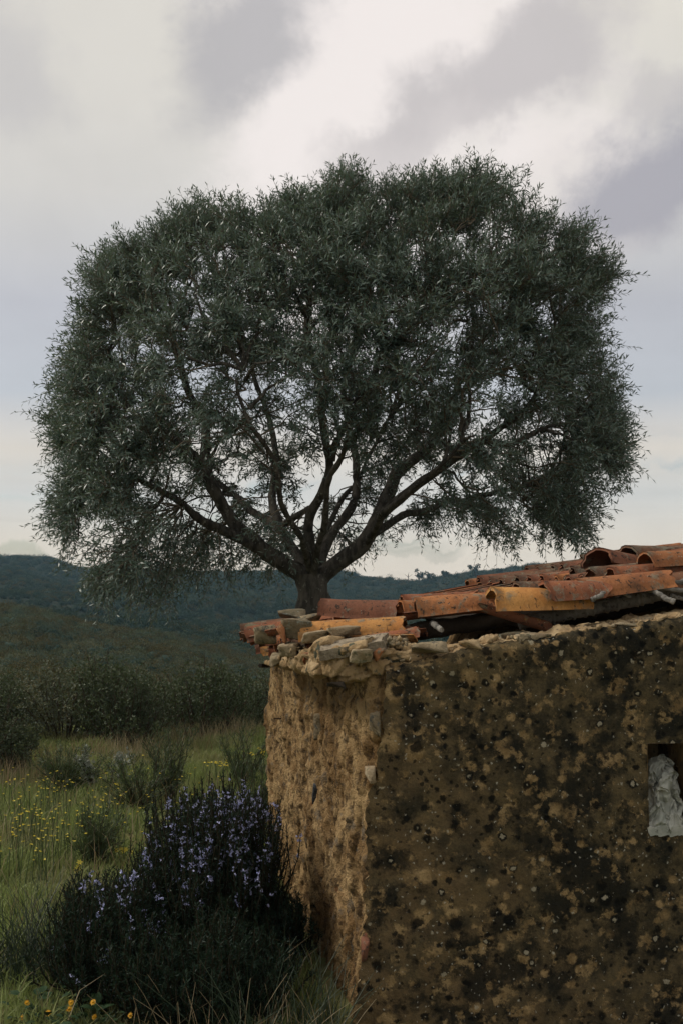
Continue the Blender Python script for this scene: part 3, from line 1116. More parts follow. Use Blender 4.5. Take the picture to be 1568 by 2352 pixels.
# channel tiles seen from below and from the side (hollow upwards)
CHAN = [
    (960, 1476, 4.46, 775, 1484, 4.50, 't_yellow', 0.72, dict(seed=3)),
    (982, 1462, 4.60, 850, 1470, 4.64, 't_red', 0.72, dict(seed=4)),
    (925, 1426, 4.66, 1138, 1412, 4.64, 't_dull', 0.70, dict(seed=5)),
    (1268, 1455, 4.42, 1096, 1408, 4.50, 't_dull', 0.62, dict(seed=1, broken=True, roll=0.35)),
    (770, 1432, 4.85, 935, 1422, 4.82, 't_red', 0.60, dict(seed=2)),
    (620, 1462, 5.0, 760, 1440, 4.9, 't_red', 0.62, dict(seed=2)),
]
for (x0, y0, d0, x1, y1, d1, mk, scl, kw) in CHAN:
    place_tile(P(x0, y0, d0), P(x1, y1, d1), ROOF_UP, mk, scale=scl, flip=True, half=68, **kw)
# eave tile ends close to the corner, in two layers
for k, (x, y, d) in enumerate([(735, 1478, 4.48), (700, 1474, 4.68), (668, 1470, 4.9), (642, 1466, 5.12), (622, 1463, 5.34), (605, 1460, 5.58), (592, 1456, 5.82)]):
    a = P(x, y, d)
    place_tile(a, a + ROOF_ALONG * 0.40, ROOF_UP, ['t_red', 't_orange', 't_dark'][k % 3], k % 5 + 1, 0.78)
    a = P(x - 8, y + 26, d + 0.04)
    place_tile(a, a + ROOF_ALONG * 0.38, ROOF_UP, ['t_dull', 't_red', 't_yellow'][k % 3], (k + 2) % 5 + 1, 0.72)

# sticks poking from under the tiles
def stick(pts, r0, r1, seed):
    pts = np.array([P(*p) for p in pts])
    t = np.linspace(0, 1, len(pts))
    tt = np.linspace(0, 1, 22)
    q = np.stack([np.interp(tt, t, pts[:, k]) for k in range(3)], 1)
    q = q + 0.006 * np.stack([perlin(np.stack([tt * 7, tt * 0 + seed + k * 5.5, tt * 0], 1)) for k in range(3)], 1)
    r = (r0 + (r1 - r0) * tt) * (1 + 0.25 * perlin(np.stack([tt * 13, tt * 0 + seed, tt * 0], 1)))
    bag = Bag()
    v, f = tubes(q[None], r[None], 8)
    bag.put(v, f)
    ring = v.reshape(22, 8, 3)
    k = np.arange(8)
    for e, rev in ((0, True), (-1, False)):
        tri = np.stack([k, (k + 1) % 8, np.full(8, 8)], 1)
        bag.put(np.concatenate([ring[e], ring[e].mean(0)[None]]), tri[:, ::-1] if rev else tri)
    return add('stick', bag.mesh('stick', [M['stick']], True), roof_holder)


stick([(1357, 1378, 4.33), (1378, 1368, 4.33), (1396, 1354, 4.40)], 0.010, 0.008, 1)
stick([(1480, 1352, 4.46), (1510, 1362, 4.40), (1530, 1376, 4.36), (1548, 1383, 4.34)], 0.009, 0.012, 2)
stick([(1505, 1348, 4.44), (1560, 1356, 4.42), (1640, 1360, 4.42)], 0.010, 0.011, 3)
stick([(1525, 1342, 4.50), (1570, 1336, 4.48), (1640, 1330, 4.46)], 0.011, 0.013, 4)
stick([(1540, 1368, 4.44), (1600, 1385, 4.5)], 0.008, 0.008, 5)
stick([(1430, 1362, 4.43), (1446, 1372, 4.42)], 0.006, 0.006, 6)
stick([(992, 1432, 4.62), (1006, 1441, 4.44), (1013, 1447, 4.40)], 0.013, 0.010, 7)


# ---- stones, mortar lumps, brick bits on the broken wall head
def rock_mesh(seed, sub=2, rough=0.05, npts=13):
    """split block: hull of random corner points, finely chipped"""
    rg = np.random.default_rng(seed + 500)
    pts = rg.uniform(-1, 1, (npts, 3))
    pts = np.sign(pts) * np.abs(pts) ** 0.45
    bm = bmesh.new()
    for p in pts:
        bm.verts.new(p)
    bmesh.ops.convex_hull(bm, input=bm.verts[:])
    bmesh.ops.delete(bm, geom=[v for v in bm.verts if not v.link_faces], context='VERTS')
    bmesh.ops.triangulate(bm, faces=bm.faces[:])
    for k in range(sub):
        bmesh.ops.subdivide_edges(bm, edges=bm.edges[:], cuts=1, use_grid_fill=True)
    bmesh.ops.triangulate(bm, faces=bm.faces[:])
    bm.verts.index_update()
    V = np.array([v.co[:] for v in bm.verts])
    Fc = np.array([[v.index for v in f.verts] for f in bm.faces])
    bm.free()
    if rough:
        V = V + unit(V) * (rough * 1.6 * fbm(V * 1.6 + seed * 3.7, 2) + rough * 1.3 * fbm(V * 5 + seed, 2))[:, None]
    lo, hi = V.min(0), V.max(0)
    V = (V - (lo + hi) / 2) / ((hi - lo) / 2)
    return V, Fc


ROCKS = [rock_mesh(s) for s in range(8)]


def rock(name, x0, y0, x1, y1, d, mat, seed=0, depth=None, rz=0.0, tilt=0.0, parent=None, sub=None):
    """stone covering the bearing box, at depth d"""
    a, b = P(x0, y1, d), P(x1, y0, d)
    c = (a + b) / 2
    hx, hz = (b[0] - a[0]) / 2, (b[2] - a[2]) / 2
    hy = depth if depth else min(hx, hz * 2.2)
    V, Fc = ROCKS[seed % 8]
    rg = np.random.default_rng(seed)
    if (seed // 8) % 2:
        V = V * np.array([-1, 1, 1]); Fc = Fc[:, ::-1]
    W = V * np.array([hx, hy, hz])
    ca, sa = math.cos(tilt), math.sin(tilt)
    W = np.stack([W[:, 0] * ca - W[:, 2] * sa, W[:, 1], W[:, 0] * sa + W[:, 2] * ca], 1)
    me = mesh_np(name, W + c, Fc, False, [M[mat]])
    return add(name, me, parent or gable)


rock('stone', 642, 1420, 728, 1470, 4.62, 'rock_green', 1, tilt=-0.08)
rock('stone', 750, 1437, 828, 1464, 4.46, 'rock_tan', 2, tilt=0.12)
rock('stone', 582, 1434, 640, 1482, 5.1, 'rock_grey', 3, depth=0.12)
rock('brick', 636, 1430, 660, 1480, 4.60, 'brick', 4, depth=0.05)
rock('slate', 730, 1466, 818, 1494, 4.42, 'slate', 5, depth=0.10, tilt=0.10)
rock('stone', 800, 1488, 858, 1522, 4.22, 'rock_tan', 9, depth=0.07)
rock('brick', 852, 1488, 888, 1515, 4.24, 'brick', 12, depth=0.04, tilt=0.5)
rock('stone', 709, 1520, 735, 1545, 4.22, 'crust', 13, depth=0.04)
rock('stone', 942, 1474, 1026, 1500, 4.24, 'rock_grey', 14, depth=0.06, tilt=0.05)
rock('stone', 1112, 1457, 1142, 1486, 4.30, 'crust', 16, depth=0.04)
rock('stone', 1140, 1450, 1228, 1480, 4.42, 'rock_green', 17, depth=0.06, tilt=0.1)
rock('stone', 1180, 1453, 1262, 1478, 4.30, 'rock_tan', 18, depth=0.05, tilt=0.05)
rock('stone', 1050, 1468, 1100, 1494, 4.27, 'crust', 19, depth=0.06)
rock('stone', 1400, 1420, 1522, 1448, 4.34, 'rock_tan', 21, depth=0.07, tilt=0.14)
rock('stone', 1502, 1409, 1530, 1430, 4.31, 'crust', 22, depth=0.03)
rock('stone', 1290, 1440, 1400, 1466, 4.36, 'crust', 23, depth=0.07, tilt=0.1)
rock('stone', 1530, 1410, 1600, 1436, 4.36, 'crust', 24, depth=0.06, tilt=0.1)
rock('stone', 690, 1448, 760, 1475, 4.52, 'rock_tan', 25, depth=0.09, tilt=0.1)
rock('stone', 640, 1474, 690, 1510, 4.62, 'rock_tan', 26, depth=0.10)
rock('stone', 618, 1500, 668, 1530, 4.95, 'rock_grey', 28, depth=0.15)
rock('stone', 560, 1432, 600, 1452, 6.4, 'rock_green', 29, depth=0.1)
rock('stone', 640, 1398, 705, 1422, 6.5, 'rock_green', 30, depth=0.2)
rock('stone', 735, 1399, 790, 1414, 4.95, 'slate', 31, depth=0.06, tilt=-0.06)
rock('stone', 690, 1410, 745, 1428, 4.85, 'rock_grey', 32, depth=0.07, tilt=0.15)
# crumbling mortar and stone along the broken head of the walls
def build_head():
    path = [P(620, 1522, 5.9), P(642, 1522, 5.0), P(684, 1520, 4.55), P(735, 1520, 4.33), P(800, 1524, 4.245), P(870, 1522, 4.245), P(930, 1510, 4.262), P(1000, 1500, 4.28), P(1080, 1484, 4.29), P(1170, 1474, 4.30)]
    hh = [0.018, 0.022, 0.040, 0.066, 0.066, 0.058, 0.035, 0.022, 0.016, 0.012]     # half height
    ww = [0.10, 0.09, 0.085, 0.085, 0.085, 0.080, 0.070, 0.06, 0.05, 0.04]         # half width
    path = np.array(path)
    seg = np.concatenate([[0], np.cumsum(np.linalg.norm(np.diff(path, axis=0), axis=1))])
    n, k = 460, 60
    t = np.linspace(0, seg[-1], n)
    c = np.stack([np.interp(t, seg, path[:, j]) for j in range(3)], 1)
    for _ in range(6):
        c[1:-1] = 0.5 * c[1:-1] + 0.25 * (c[:-2] + c[2:])
    H = np.interp(t, seg, hh); W = np.interp(t, seg, ww)
    tan = unit(np.gradient(c, axis=0) * np.array([1, 1, 0]))
    nr = np.stack([tan[:, 1], -tan[:, 0], np.zeros(n)], 1)        # outward
    a = np.linspace(0, 2 * math.pi, k + 1)[:-1]
    ca, sa = np.cos(a), np.sin(a)
    sx = np.sign(ca) * np.abs(ca) ** 0.6
    sz = np.sign(sa) * np.abs(sa) ** 0.7
    V = c[:, None] + nr[:, None] * (W[:, None] * sx)[..., None] - nr[:, None] * (W * 0.72)[:, None, None] + np.array([0, 0, 1.0]) * (H[:, None] * sz)[..., None]
    q = V.reshape(-1, 3)
    dirv = unit(q - np.repeat(c - nr * (W * 0.72)[:, None], k, 0))
    st = fbm(q * 9 + 4, 3)
    ter = np.floor(st * 4) + np.clip((st * 4 - np.floor(st * 4)) * 3, 0, 1)
    qw = q + 0.012 * np.stack([fbm(q * 18 + j * 9, 2) for j in range(3)], 1)
    f1, f2, cid, off = worley(qw * np.array([9, 9, 19]))
    tilt = (off * (np.stack([cid, (cid * 7.3) % 1, (cid * 3.7) % 1], 1) - 0.5)).sum(1)
    crev = np.clip(1 - (f2 - f1) / 0.09, 0, 1)
    d = 0.034 * (cid - 0.45) + 0.060 * tilt - 0.016 * crev + 0.012 * fbm(q * 10 + 60, 2) + 0.005 * fbm(q * 60, 3) - 0.05 * np.clip(perlin(q * 17 + 9) - 0.2, 0, 1)
    amp = np.repeat(np.clip(H / 0.06, 0.3, 1), k)
    V = (q + dirv * (d * amp)[:, None]).reshape(n, k, 3)
    idx = np.arange(n * k).reshape(n, k)
    nx = np.roll(idx, -1, 1)
    f = np.stack([idx[:-1], nx[:-1], nx[1:], idx[1:]], -1).reshape(-1, 4)
    return add('wall_head', mesh_np('wall_head', V, f, False, [M['head']]), gable)


build_head()

# stones standing in the bare wall
def wall_stone(name, x, y, wpx, hpx, d, mat, seed):
    rock(name, x - wpx / 2, y - hpx / 2, x + wpx / 2, y + hpx / 2, d, mat, seed, depth=0.055, parent=side)


def side_depth(x):
    """distance of the eave wall face on bearing x"""
    k = (x - 784) / F
    # CORNER + t*SIDE = q*(k,1)
    A = np.array([[SIDE[0], -k], [SIDE[1], -1]])
    t, q = np.linalg.solve(A, -CORNER)
    return q


wall_stone('slate', 729, 1819, 25, 56, side_depth(722), 'slate', 41)
wall_stone('stone', 740, 1665, 40, 75, side_depth(732), 'rock_grey', 42)
wall_stone('stone', 785, 2000, 34, 44, side_depth(777), 'rock_grey', 43)
wall_stone('stone', 690, 2120, 26, 60, side_depth(682), 'rock_tan', 44)
wall_stone('stone', 770, 1770, 30, 70, side_depth(762), 'rock_tan', 45)
wall_stone('stone', 860, 1660, 26, 60, 4.23, 'rock_grey', 46)
wall_stone('stone', 850, 1778, 26, 36, 4.23, 'rock_tan', 47)
wall_stone('brick', 838, 2180, 20, 62, 4.20, 't_dull', 48)
wall_stone('stone', 660, 1800, 20, 80, side_depth(654), 'rock_tan', 49)
wall_stone('stone', 700, 1960, 24, 60, side_depth(694), 'rock_tan', 50)
wall_stone('brick', 772, 1572, 44, 14, 4.24, 'darkwood', 51)
pole('beam_stub', P(622, 1529, 6.6), P(598, 1529, 6.45), 0.013, 0.013, M['darkwood'], side, wob=0.0, seed=2, m=6, sides=6)
pole('nail', P(652, 1651, side_depth(652)), P(629, 1650, side_depth(652) - .25), 0.004, 0.003, M['nail'], side, wob=0.0, seed=1, m=6, sides=6)


def plank(x0, y0, x1, y1, d, wid, th):
    a, b = P(x0, y0, d), P(x1, y1, d - 0.02)
    nx, ny = 26, 7
    rgp = np.random.default_rng(4)
    t = np.linspace(0, 1, nx)
    ax = unit(b - a)
    back = unit(np.array([0.1, 1, 0.25]))
    n = unit(np.cross(ax, back))
    if n[2] < 0:
        n = -n
    V = []
    for top in (0.5, -0.5):
        for j, c in enumerate(np.linspace(-0.5, 0.5, ny)):
            ln = a + (b - a) * (t * (1 + 0.03 * rgp.normal()) - 0.01 * rgp.normal())[:, None]
            V.append(ln + back * c * wid + n * (top * th + 0.003 * rgp.normal() + 0.003 * perlin(np.stack([t * 6, t * 0 + j, t * 0], 1)))[:, None])
    V = np.array(V).reshape(2, ny, nx, 3)
    bag = Bag()
    bag.put(V[0], grid_faces(ny, nx))
    bag.put(V[1], grid_faces(ny, nx)[:, ::-1])
    bag.put(np.stack([V[0, 0], V[1, 0]]), grid_faces(2, nx)[:, ::-1])
    bag.put(np.stack([V[0, -1], V[1, -1]]), grid_faces(2, nx))
    bag.put(np.stack([V[0, :, 0], V[1, :, 0]]), grid_faces(2, ny))
    bag.put(np.stack([V[0, :, -1], V[1, :, -1]]), grid_faces(2, ny)[:, ::-1])
    return add('plank', bag.mesh('plank', [M['plank']]), gable)


plank(738, 1496, 880, 1474, 4.30, 0.14, 0.035)

# chips of stone and mortar heaped on the wall head
def build_chips():
    rg = np.random.default_rng(8)
    bag = Bag()
    base_v, base_f = rock_mesh(99, sub=0, rough=0, npts=9)
    base_f = np.asarray(base_f)
    spots = []
    for k in range(190):
        x = rg.normal(888, 38)
        y = 1488 - 22 * math.exp(-((x - 905) / 45) ** 2) * rg.uniform(0.2, 1) + rg.uniform(-3, 6)
        spots.append((x, y, rg.uniform(4.28, 4.52), rg.uniform(0.004, 0.015)))
    for k in range(420):
        x = rg.uniform(880, 1568)
        s = s_of(x)
        dd = CORNER[1] + s * GAB[1] + rg.uniform(0.0, 0.22)
        zt_ = float(gable_top(s))
        p0 = np.array([(x - 784) / F * dd, dd, zt_ + rg.uniform(0.0, 0.010)])
        spots.append((None, p0, 0, rg.uniform(0.003, 0.010)))
    for k in range(150):
        x = rg.uniform(640, 880)
        y = 1500 - (x - 640) * 0.02 + rg.uniform(-14, 20)
        spots.append((x, y, rg.uniform(4.2, 4.4) + (880 - x) / 240 * 0.35, rg.uniform(0.004, 0.012)))
    for x, y, d, r in spots:
        c = y if x is None else P(x, y, d)
        q = rdir(3, rg)
        A = np.linalg.qr(rg.normal(size=(3, 3)))[0]
        v = (base_v * np.array([r * rg.uniform(.8, 1.6), r, r * rg.uniform(.4, .9)])) @ A.T + c
        bag.put(v, base_f, int(rg.integers(0, 3)))
    o = add('rubble', bag.mesh('rubble', [M['crust'], M['rock_tan'], M['rock_grey']]), gable)
    o['kind'] = 'stuff'
    return o


build_chips()

# crumpled sheet stuffed into the opening
def mat_sheet():
    m, t, out = new_mat('weathered_plastic_sheet')
    oc = t.node('ShaderNodeTexCoord').outputs['Object']
    col = t.mix(t.step(t.noise(oc, 14, 5, 0.6), 0.4, 0.65), (0.36, 0.36, 0.32), (0.24, 0.25, 0.22))
    col = t.mix(t.math('MULTIPLY', t.step(t.noise(oc, 40, 4, 0.6), 0.62, 0.7), 0.6), col, (0.22, 0.15, 0.09))
    b = t.node('ShaderNodeBump', {'Strength': 0.5, 'Distance': 0.004, 'Height': t.noise(oc, 70, 5, 0.6)})
    p = t.node('ShaderNodeBsdfPrincipled', {'Base Color': col, 'Roughness': 0.6, 'Normal': b.outputs[0]})
    t.l.new(p.outputs[0], out.inputs[0])
    return m


def build_sheet():
    nu, nv = 120, 210
    u = np.linspace(-1, 1, nu)
    v = np.linspace(0, 1, nv)
    U, Vv = np.meshgrid(u, v, indexing='ij')
    q = np.stack([U.ravel() * 0.9, Vv.ravel() * 2.2, np.zeros(U.size)], 1)

    def ridged(p, o=4):
        a, s, r = 1.0, 1.0, 0
        for k in range(o):
            r = r + a * (1 - 2 * np.abs(perlin(p * s + k * 7.1)))
            a *= 0.5
            s *= 2.1
        return r
    qw = q + 0.25 * np.stack([fbm(q * 1.3 + 5, 2), fbm(q * 1.3 + 25, 2), q[:, 0] * 0], 1)
    crease = lambda p: 1 - 2.2 * np.abs(perlin(p))
    fold = (1.0 * crease(qw * np.array([1.5, 1.3, 1]) + 3.3) + 0.5 * crease(qw * np.array([3.4, 2.6, 1]) + 13.3) + 0.22 * crease(qw * np.array([8, 6, 1]) + 7)).reshape(U.shape)
    fx = fbm(q * 2.1 + 40, 3).reshape(U.shape)
    fz = fbm(q * 2.3 + 60, 3).reshape(U.shape)
    s0, s1 = NICHE_S
    z0, z1 = NICHE_Z
    cz = z0 - 0.022 + 0.012 * fx * (1 - Vv) ** 4 + (z1 - z0 - 0.035) * Vv
    wid = (0.5 * (s1 - s0) - 0.014) * (0.72 + 0.28 * np.sin(np.clip(Vv * 1.05 + 0.04, 0, 1) * math.pi) ** 0.5 + 0.14 * (1 - Vv) ** 3)
    scn = (s0 + s1) / 2 - 0.012 * (1 - Vv)
    S = scn + wid * U + 0.020 * fx
    Z = cz + 0.026 * fz * np.sin(Vv * math.pi) - 0.05 * Vv ** 3 * U ** 2
    bulge = 0.05 * (1 - U ** 2) * np.sin(np.clip(Vv, 0, 1) * math.pi) ** 0.7
    D_ = -0.075 + bulge + 0.034 * fold + 0.07 * (1 - Vv) ** 2 * 0.6 - 0.05 * Vv ** 2
    low = Vv < 0.13
    D_ = np.where(low, np.maximum(D_, 0.024), D_)
    pts = gpt(S, Z, D_)
    pts[:, :, 2] = np.maximum(pts[:, :, 2], np.where(D_ < 0.02, z0 + 0.004, -9))
    o = add('crumpled_sheet', mesh_np('crumpled_sheet', pts, grid_faces(nu, nv)[:, ::-1], True, [mat_sheet()]))
    tag(o, 'crumpled grey-white sheet stuffed into the small opening of the lichened wall', 'sheet')


build_sheet()

# ------------------------------------------------------------------ the olive tree
TD = 9.6
tree_base = P(712, 1407, TD)
tree_xy = np.array([tree_base[0] - 0.02, TD])
olive = empty('olive_tree', (tree_xy[0], tree_xy[1], gz1(*tree_xy)))
tag(olive, 'broad round olive tree with dense grey-green crown rising behind the ruined roof', 'tree')


def limb(pts, r0, r1):
    """pts: (x, y, depth offset)"""
    q = np.array([P(x, y, TD + o) for x, y, o in pts])
    seg = np.concatenate([[0], np.cumsum(np.linalg.norm(np.diff(q, axis=0), axis=1))])
    m = max(8, int(seg[-1] / 0.07))
    t = np.linspace(0, seg[-1], m)
    # smooth by catmull sampling
    out = np.stack([np.interp(t, seg, q[:, k]) for k in range(3)], 1)
    for _ in range(4):
        out[1:-1] = 0.5 * out[1:-1] + 0.25 * (out[:-2] + out[2:])
    r = r0 + (r1 - r0) * (t / seg[-1]) ** 0.8
    return out, r


gb = gz1(*tree_xy)
base_row = 1362 + (EYE - gb + 0.1) / TD * F
LIMBS = [
    limb([(716, base_row, 0), (712, 1600, 0), (716, 1480, 0), (718, 1405, 0), (718, 1360, 0), (716, 1318, 0)], 0.120, 0.150),
    limb([(722, 1345, 0), (695, 1318, 0), (640, 1290, -.05), (571, 1240, -.15), (518, 1174, -.2), (487, 1117, -.2), (479, 1051, -.2), (462, 985, -.1), (430, 880, .1), (400, 770, .2)], 0.095, 0.028),
    limb([(590, 1262, -.12), (518, 1222, -.3), (470, 1195, -.5), (380, 1140, -.8), (290, 1080, -1.0)], 0.06, 0.02),
    limb([(716, 1340, .05), (690, 1282, .15), (646, 1222, .3), (624, 1152, .5), (628, 1095, .7), (637, 1042, .8), (610, 940, 1.0), (580, 830, 1.1)], 0.062, 0.022),
    limb([(646, 1222, .3), (612, 1196, .5), (560, 1160, .9), (480, 1090, 1.3), (380, 1000, 1.5)], 0.05, 0.02),
    limb([(720, 1340, 0), (715, 1275, -.1), (703, 1214, -.2), (712, 1170, -.3), (738, 1126, -.4), (756, 1068, -.5), (748, 985, -.6), (735, 880, -.7), (700, 720, -.8), (690, 600, -.7)], 0.062, 0.020),
    limb([(655, 1205, .3), (690, 1180, 0.1), (712, 1168, -.2)], 0.035, 0.03),
    limb([(722, 1340, .1), (742, 1266, .3), (768, 1222, .4), (800, 1178, .5), (814, 1130, .6), (813, 1086, .7), (795, 1010, .8), (790, 900, .9), (830, 740, 1.0), (850, 600, 1.0)], 0.062, 0.020),
    limb([(722, 1345, 0), (748, 1308, 0), (795, 1284, -.05), (846, 1249, -.1), (870, 1196, -.1), (881, 1148, 0), (925, 1082, .2), (978, 1030, .4), (1020, 950, .5), (1060, 840, .6), (1080, 700, .6)], 0.098, 0.022),
    limb([(872, 1192, -.1), (925, 1130, -.3), (989, 1092, -.5), (1050, 1058, -.7), (1110, 1020, -.8), (1190, 950, -.9), (1250, 850, -.8)], 0.058, 0.020),
    limb([(866, 1226, -.1), (901, 1198, 0), (949, 1178, .3), (1020, 1161, .6), (1110, 1135, .9), (1230, 1100, 1.2), (1320, 1050, 1.3)], 0.042, 0.016),
    limb([(846, 1249, -.1), (880, 1180, -.8), (960, 1120, -1.3), (1060, 1020, -1.6)], 0.036, 0.014),
    limb([(716, 1320, 0), (690, 1230, -.7), (640, 1120, -1.3), (580, 980, -1.6), (560, 850, -1.6)], 0.040, 0.015),
    limb([(720, 1320, .1), (760, 1200, .8), (830, 1080, 1.4), (900, 950, 1.7)], 0.042, 0.016),
    limb([(720, 1320, -.1), (740, 1180, -.7), (800, 1000, -1.3), (860, 850, -1.6), (880, 720, -1.6)], 0.038, 0.015),
    limb([(480, 1060, -.2), (400, 1010, -.3), (300, 940, -.2), (220, 850, 0)], 0.045, 0.018),
    limb([(756, 1068, -.5), (800, 960, -.6), (900, 820, -.6), (980, 700, -.5)], 0.04, 0.018),
    limb([(1110, 1020, -.8), (1200, 1010, -.6), (1300, 970, -.3)], 0.035, 0.016),
]
bag = Bag()
for q, r in LIMBS:
    m = len(q)
    away = np.clip((np.linalg.norm(q - P(716, 1320, TD), axis=1) - 0.35) / 0.8, 0, 1)[:, None] * (q[:, 2:3] > P(716, 1330, TD)[2])
    qq = q + 0.012 * np.stack([perlin(q * 3 + k * 9) for k in range(3)], 1) + away * 0.085 * np.stack([perlin(q * 1.7 + k * 5 + 2) for k in range(3)], 1)
    r = r * np.where(r < 0.11, 0.86, 1.0)
    v, f = tubes(qq[None], r[None], 14)
    c = np.repeat(qq, 14, 0)
    d = unit(v - c)
    rr = np.repeat(r, 14) * 1.0
    v = v + d * (rr * (0.22 * fbm(v * 6, 3) + 0.10 * fbm(v * 20, 2)))[:, None]
    bag.put(v, f)
# root flare
add('trunk', bag.mesh('trunk', [M['bark']], True), olive)

CROWN = np.array([(70, 900), (82, 855), (150, 790), (128, 745), (180, 690), (168, 612), (215, 565), (290, 548), (330, 530), (372, 505), (450, 448), (520, 440), (575, 486), (620, 452), (690, 432), (750, 415), (790, 376),
                  (850, 380), (890, 408), (930, 412), (1000, 382), (1060, 408), (1100, 380), (1190, 395), (1240, 465), (1280, 505), (1358, 505), (1370, 565), (1440, 625), (1420, 680), (1382, 740), (1400, 800), (1448, 880),
                  (1432, 960), (1478, 1040), (1452, 1110), (1402, 1180), (1352, 1262), (1270, 1280), (1205, 1296), (1120, 1268), (1010, 1284), (930, 1252), (895, 1285), (850, 1325), (790, 1335), (745, 1280), (690, 1285), (640, 1345), (590, 1365),
                  (540, 1360), (500, 1350), (440, 1385), (380, 1410), (335, 1440), (290, 1420), (200, 1375), (170, 1320), (112, 1258), (82, 1178), (108, 1100), (82, 1000)], float)
CROWN[:, 1] -= np.clip((900 - CROWN[:, 1]) / 500, 0, 1) * 14
CROWN[:, 0] += np.where(CROWN[:, 0] > 1300, 16, 0)


def in_poly(px, py, poly):
    inside = np.zeros(len(px), bool)
    j = len(poly) - 1
    for i in range(len(poly)):
        xi, yi = poly[i]; xj, yj = poly[j]
        c = ((yi > py) != (yj > py)) & (px < (xj - xi) * (py - yi) / (yj - yi + 1e-9) + xi)
        inside ^= c
        j = i
    return inside


def poly_dist(px, py, poly):
    p = np.stack([px, py], 1)
    best = np.full(len(px), 1e9)
    for i in range(len(poly)):
        a, b = poly[i - 1], poly[i]
        ab = b - a
        t = np.clip(((p - a) @ ab) / (ab @ ab), 0, 1)
        best = np.minimum(best, np.linalg.norm(p - (a + t[:, None] * ab), axis=1))
    return best


def P_many(x, y, d):
    r = FWD[None] * F + RGT[None] * (x - 784.0)[:, None] + UPV[None] * (1176.0 - y)[:, None]
    return np.array([0, 0, EYE]) + r * (d / r[:, 1])[:, None]


def crown_points(n, rng, margin=0, shell=0.5):
    out = []
    got = 0
    while got < n:
        k = 4000
        x = rng.uniform(55, 1510, k)
        y = rng.uniform(350, 1445, k)
        ok = in_poly(x, y, CROWN)
        x, y = x[ok], y[ok]
        de = poly_dist(x, y, CROWN)
        ok = de > margin
        x, y, de = x[ok], y[ok], de[ok]
        e = np.clip(de / 520.0, 0, 1)
        h = 2.35 * np.sqrt(1 - (1 - e) ** 2)
        u = rng.uniform(-1, 1, len(x))
        # distance from the outer surface, 0 outside .. 1 core
        inner = np.minimum(1 - np.abs(u), np.clip(e * 2, 0, 1))
        wgt = np.where(inner < 0.45, 1.0, 0.28)
        # open heart of the tree above the fork
        cx = (x - 745) / 400.0
        cy = (y - 1165) / 205.0
        heart = np.clip(1.25 * np.exp(-(cx ** 2 + cy ** 2) * 1.3), 0, 1)
        front = np.clip(1.2 * np.exp(-(((x - 745) / 520.0) ** 2 + ((y - 1180) / 250.0) ** 2) * 1.2), 0, 1)
        heart = np.where(u < 0.2, np.maximum(heart, front), heart)
        wgt = wgt * (1 - np.where(u < 0.2, 0.95, 0.50) * heart)
        wgt = wgt * np.where((y > 760) & (y <= 1190), 0.78, 1.0)
        wgt = wgt * np.where(y > 1190, np.where(x < 650, 0.6, 0.5), 1.0)
        # uneven masses
        wgt = wgt * np.clip(0.70 + 1.1 * fbm(np.stack([x / 120.0, y / 120.0, u * 1.6], 1), 2), 0.06, 1)
        ok = rng.random(len(x)) < wgt
        x, y, h, u, e = x[ok], y[ok], h[ok], u[ok], e[ok]
        # lower rows: crown underside is a skirt, not a floor
        p = P_many(x, y, TD + 0.15 + h * u)
        out.append(np.concatenate([p, x[:, None], y[:, None], e[:, None], u[:, None]], 1))
        got += len(x)
    return np.concatenate(out)[:n]


trng = np.random.default_rng(42)
pool = np.concatenate([q[len(q) // 3:] for q, r in LIMBS[1:]])
fork = P(716, 1320, TD)


def connect(targets, pool, m, wob, rng, lift=0.15):
    """curved branches from the best pool point to every target"""
    n = len(targets)
    start = np.zeros((n, 3))
    fd_pool = np.linalg.norm(pool - fork, axis=1)
    for a in range(0, n, 200):
        tg = targets[a:a + 200]
        d = np.linalg.norm(tg[:, None] - pool[None], axis=2)
        ft = np.linalg.norm(tg - fork, axis=1)
        pen = np.clip(fd_pool[None] - ft[:, None] * 0.92, 0, None) * 1.5
        start[a:a + 200] = pool[np.argmin(d + pen, axis=1)]
    t = np.linspace(0, 1, m)[None, :, None]
    L = np.linalg.norm(targets - start, axis=1)[:, None]
    mid = (start + targets) / 2 + np.concatenate([rng.normal(size=(n, 2)) * 0.12, np.full((n, 1), lift)], 1) * L
    path = start[:, None] * (1 - t) ** 2 + 2 * mid[:, None] * t * (1 - t) + targets[:, None] * t ** 2
    noise = rng.normal(size=(n, m, 3)) * wob * L[:, None]
    noise[:, 0] = 0
    noise[:, -1] *= 0.4
    return path + noise


t2 = crown_points(190, trng, margin=85)
p2 = connect(t2[:, :3], pool, 9, 0.025, trng)
pool2 = np.concatenate([pool, p2[:, 3:].reshape(-1, 3)])
t3 = crown_points(1900, trng, margin=30)
p3 = connect(t3[:, :3], pool2, 6, 0.035, trng, lift=0.1)
bb = Bag()
v, f = tubes(p2, np.linspace(0.017, 0.006, 9)[None].repeat(len(p2), 0), 6)
bb.put(v, f, 0)
v, f = tubes(p3, np.linspace(0.0075, 0.0028, 6)[None].repeat(len(p3), 0), 4)
bb.put(v, f, 1)
add('branches', bb.mesh('branches', [M['bark'], M['twig']], True), olive)

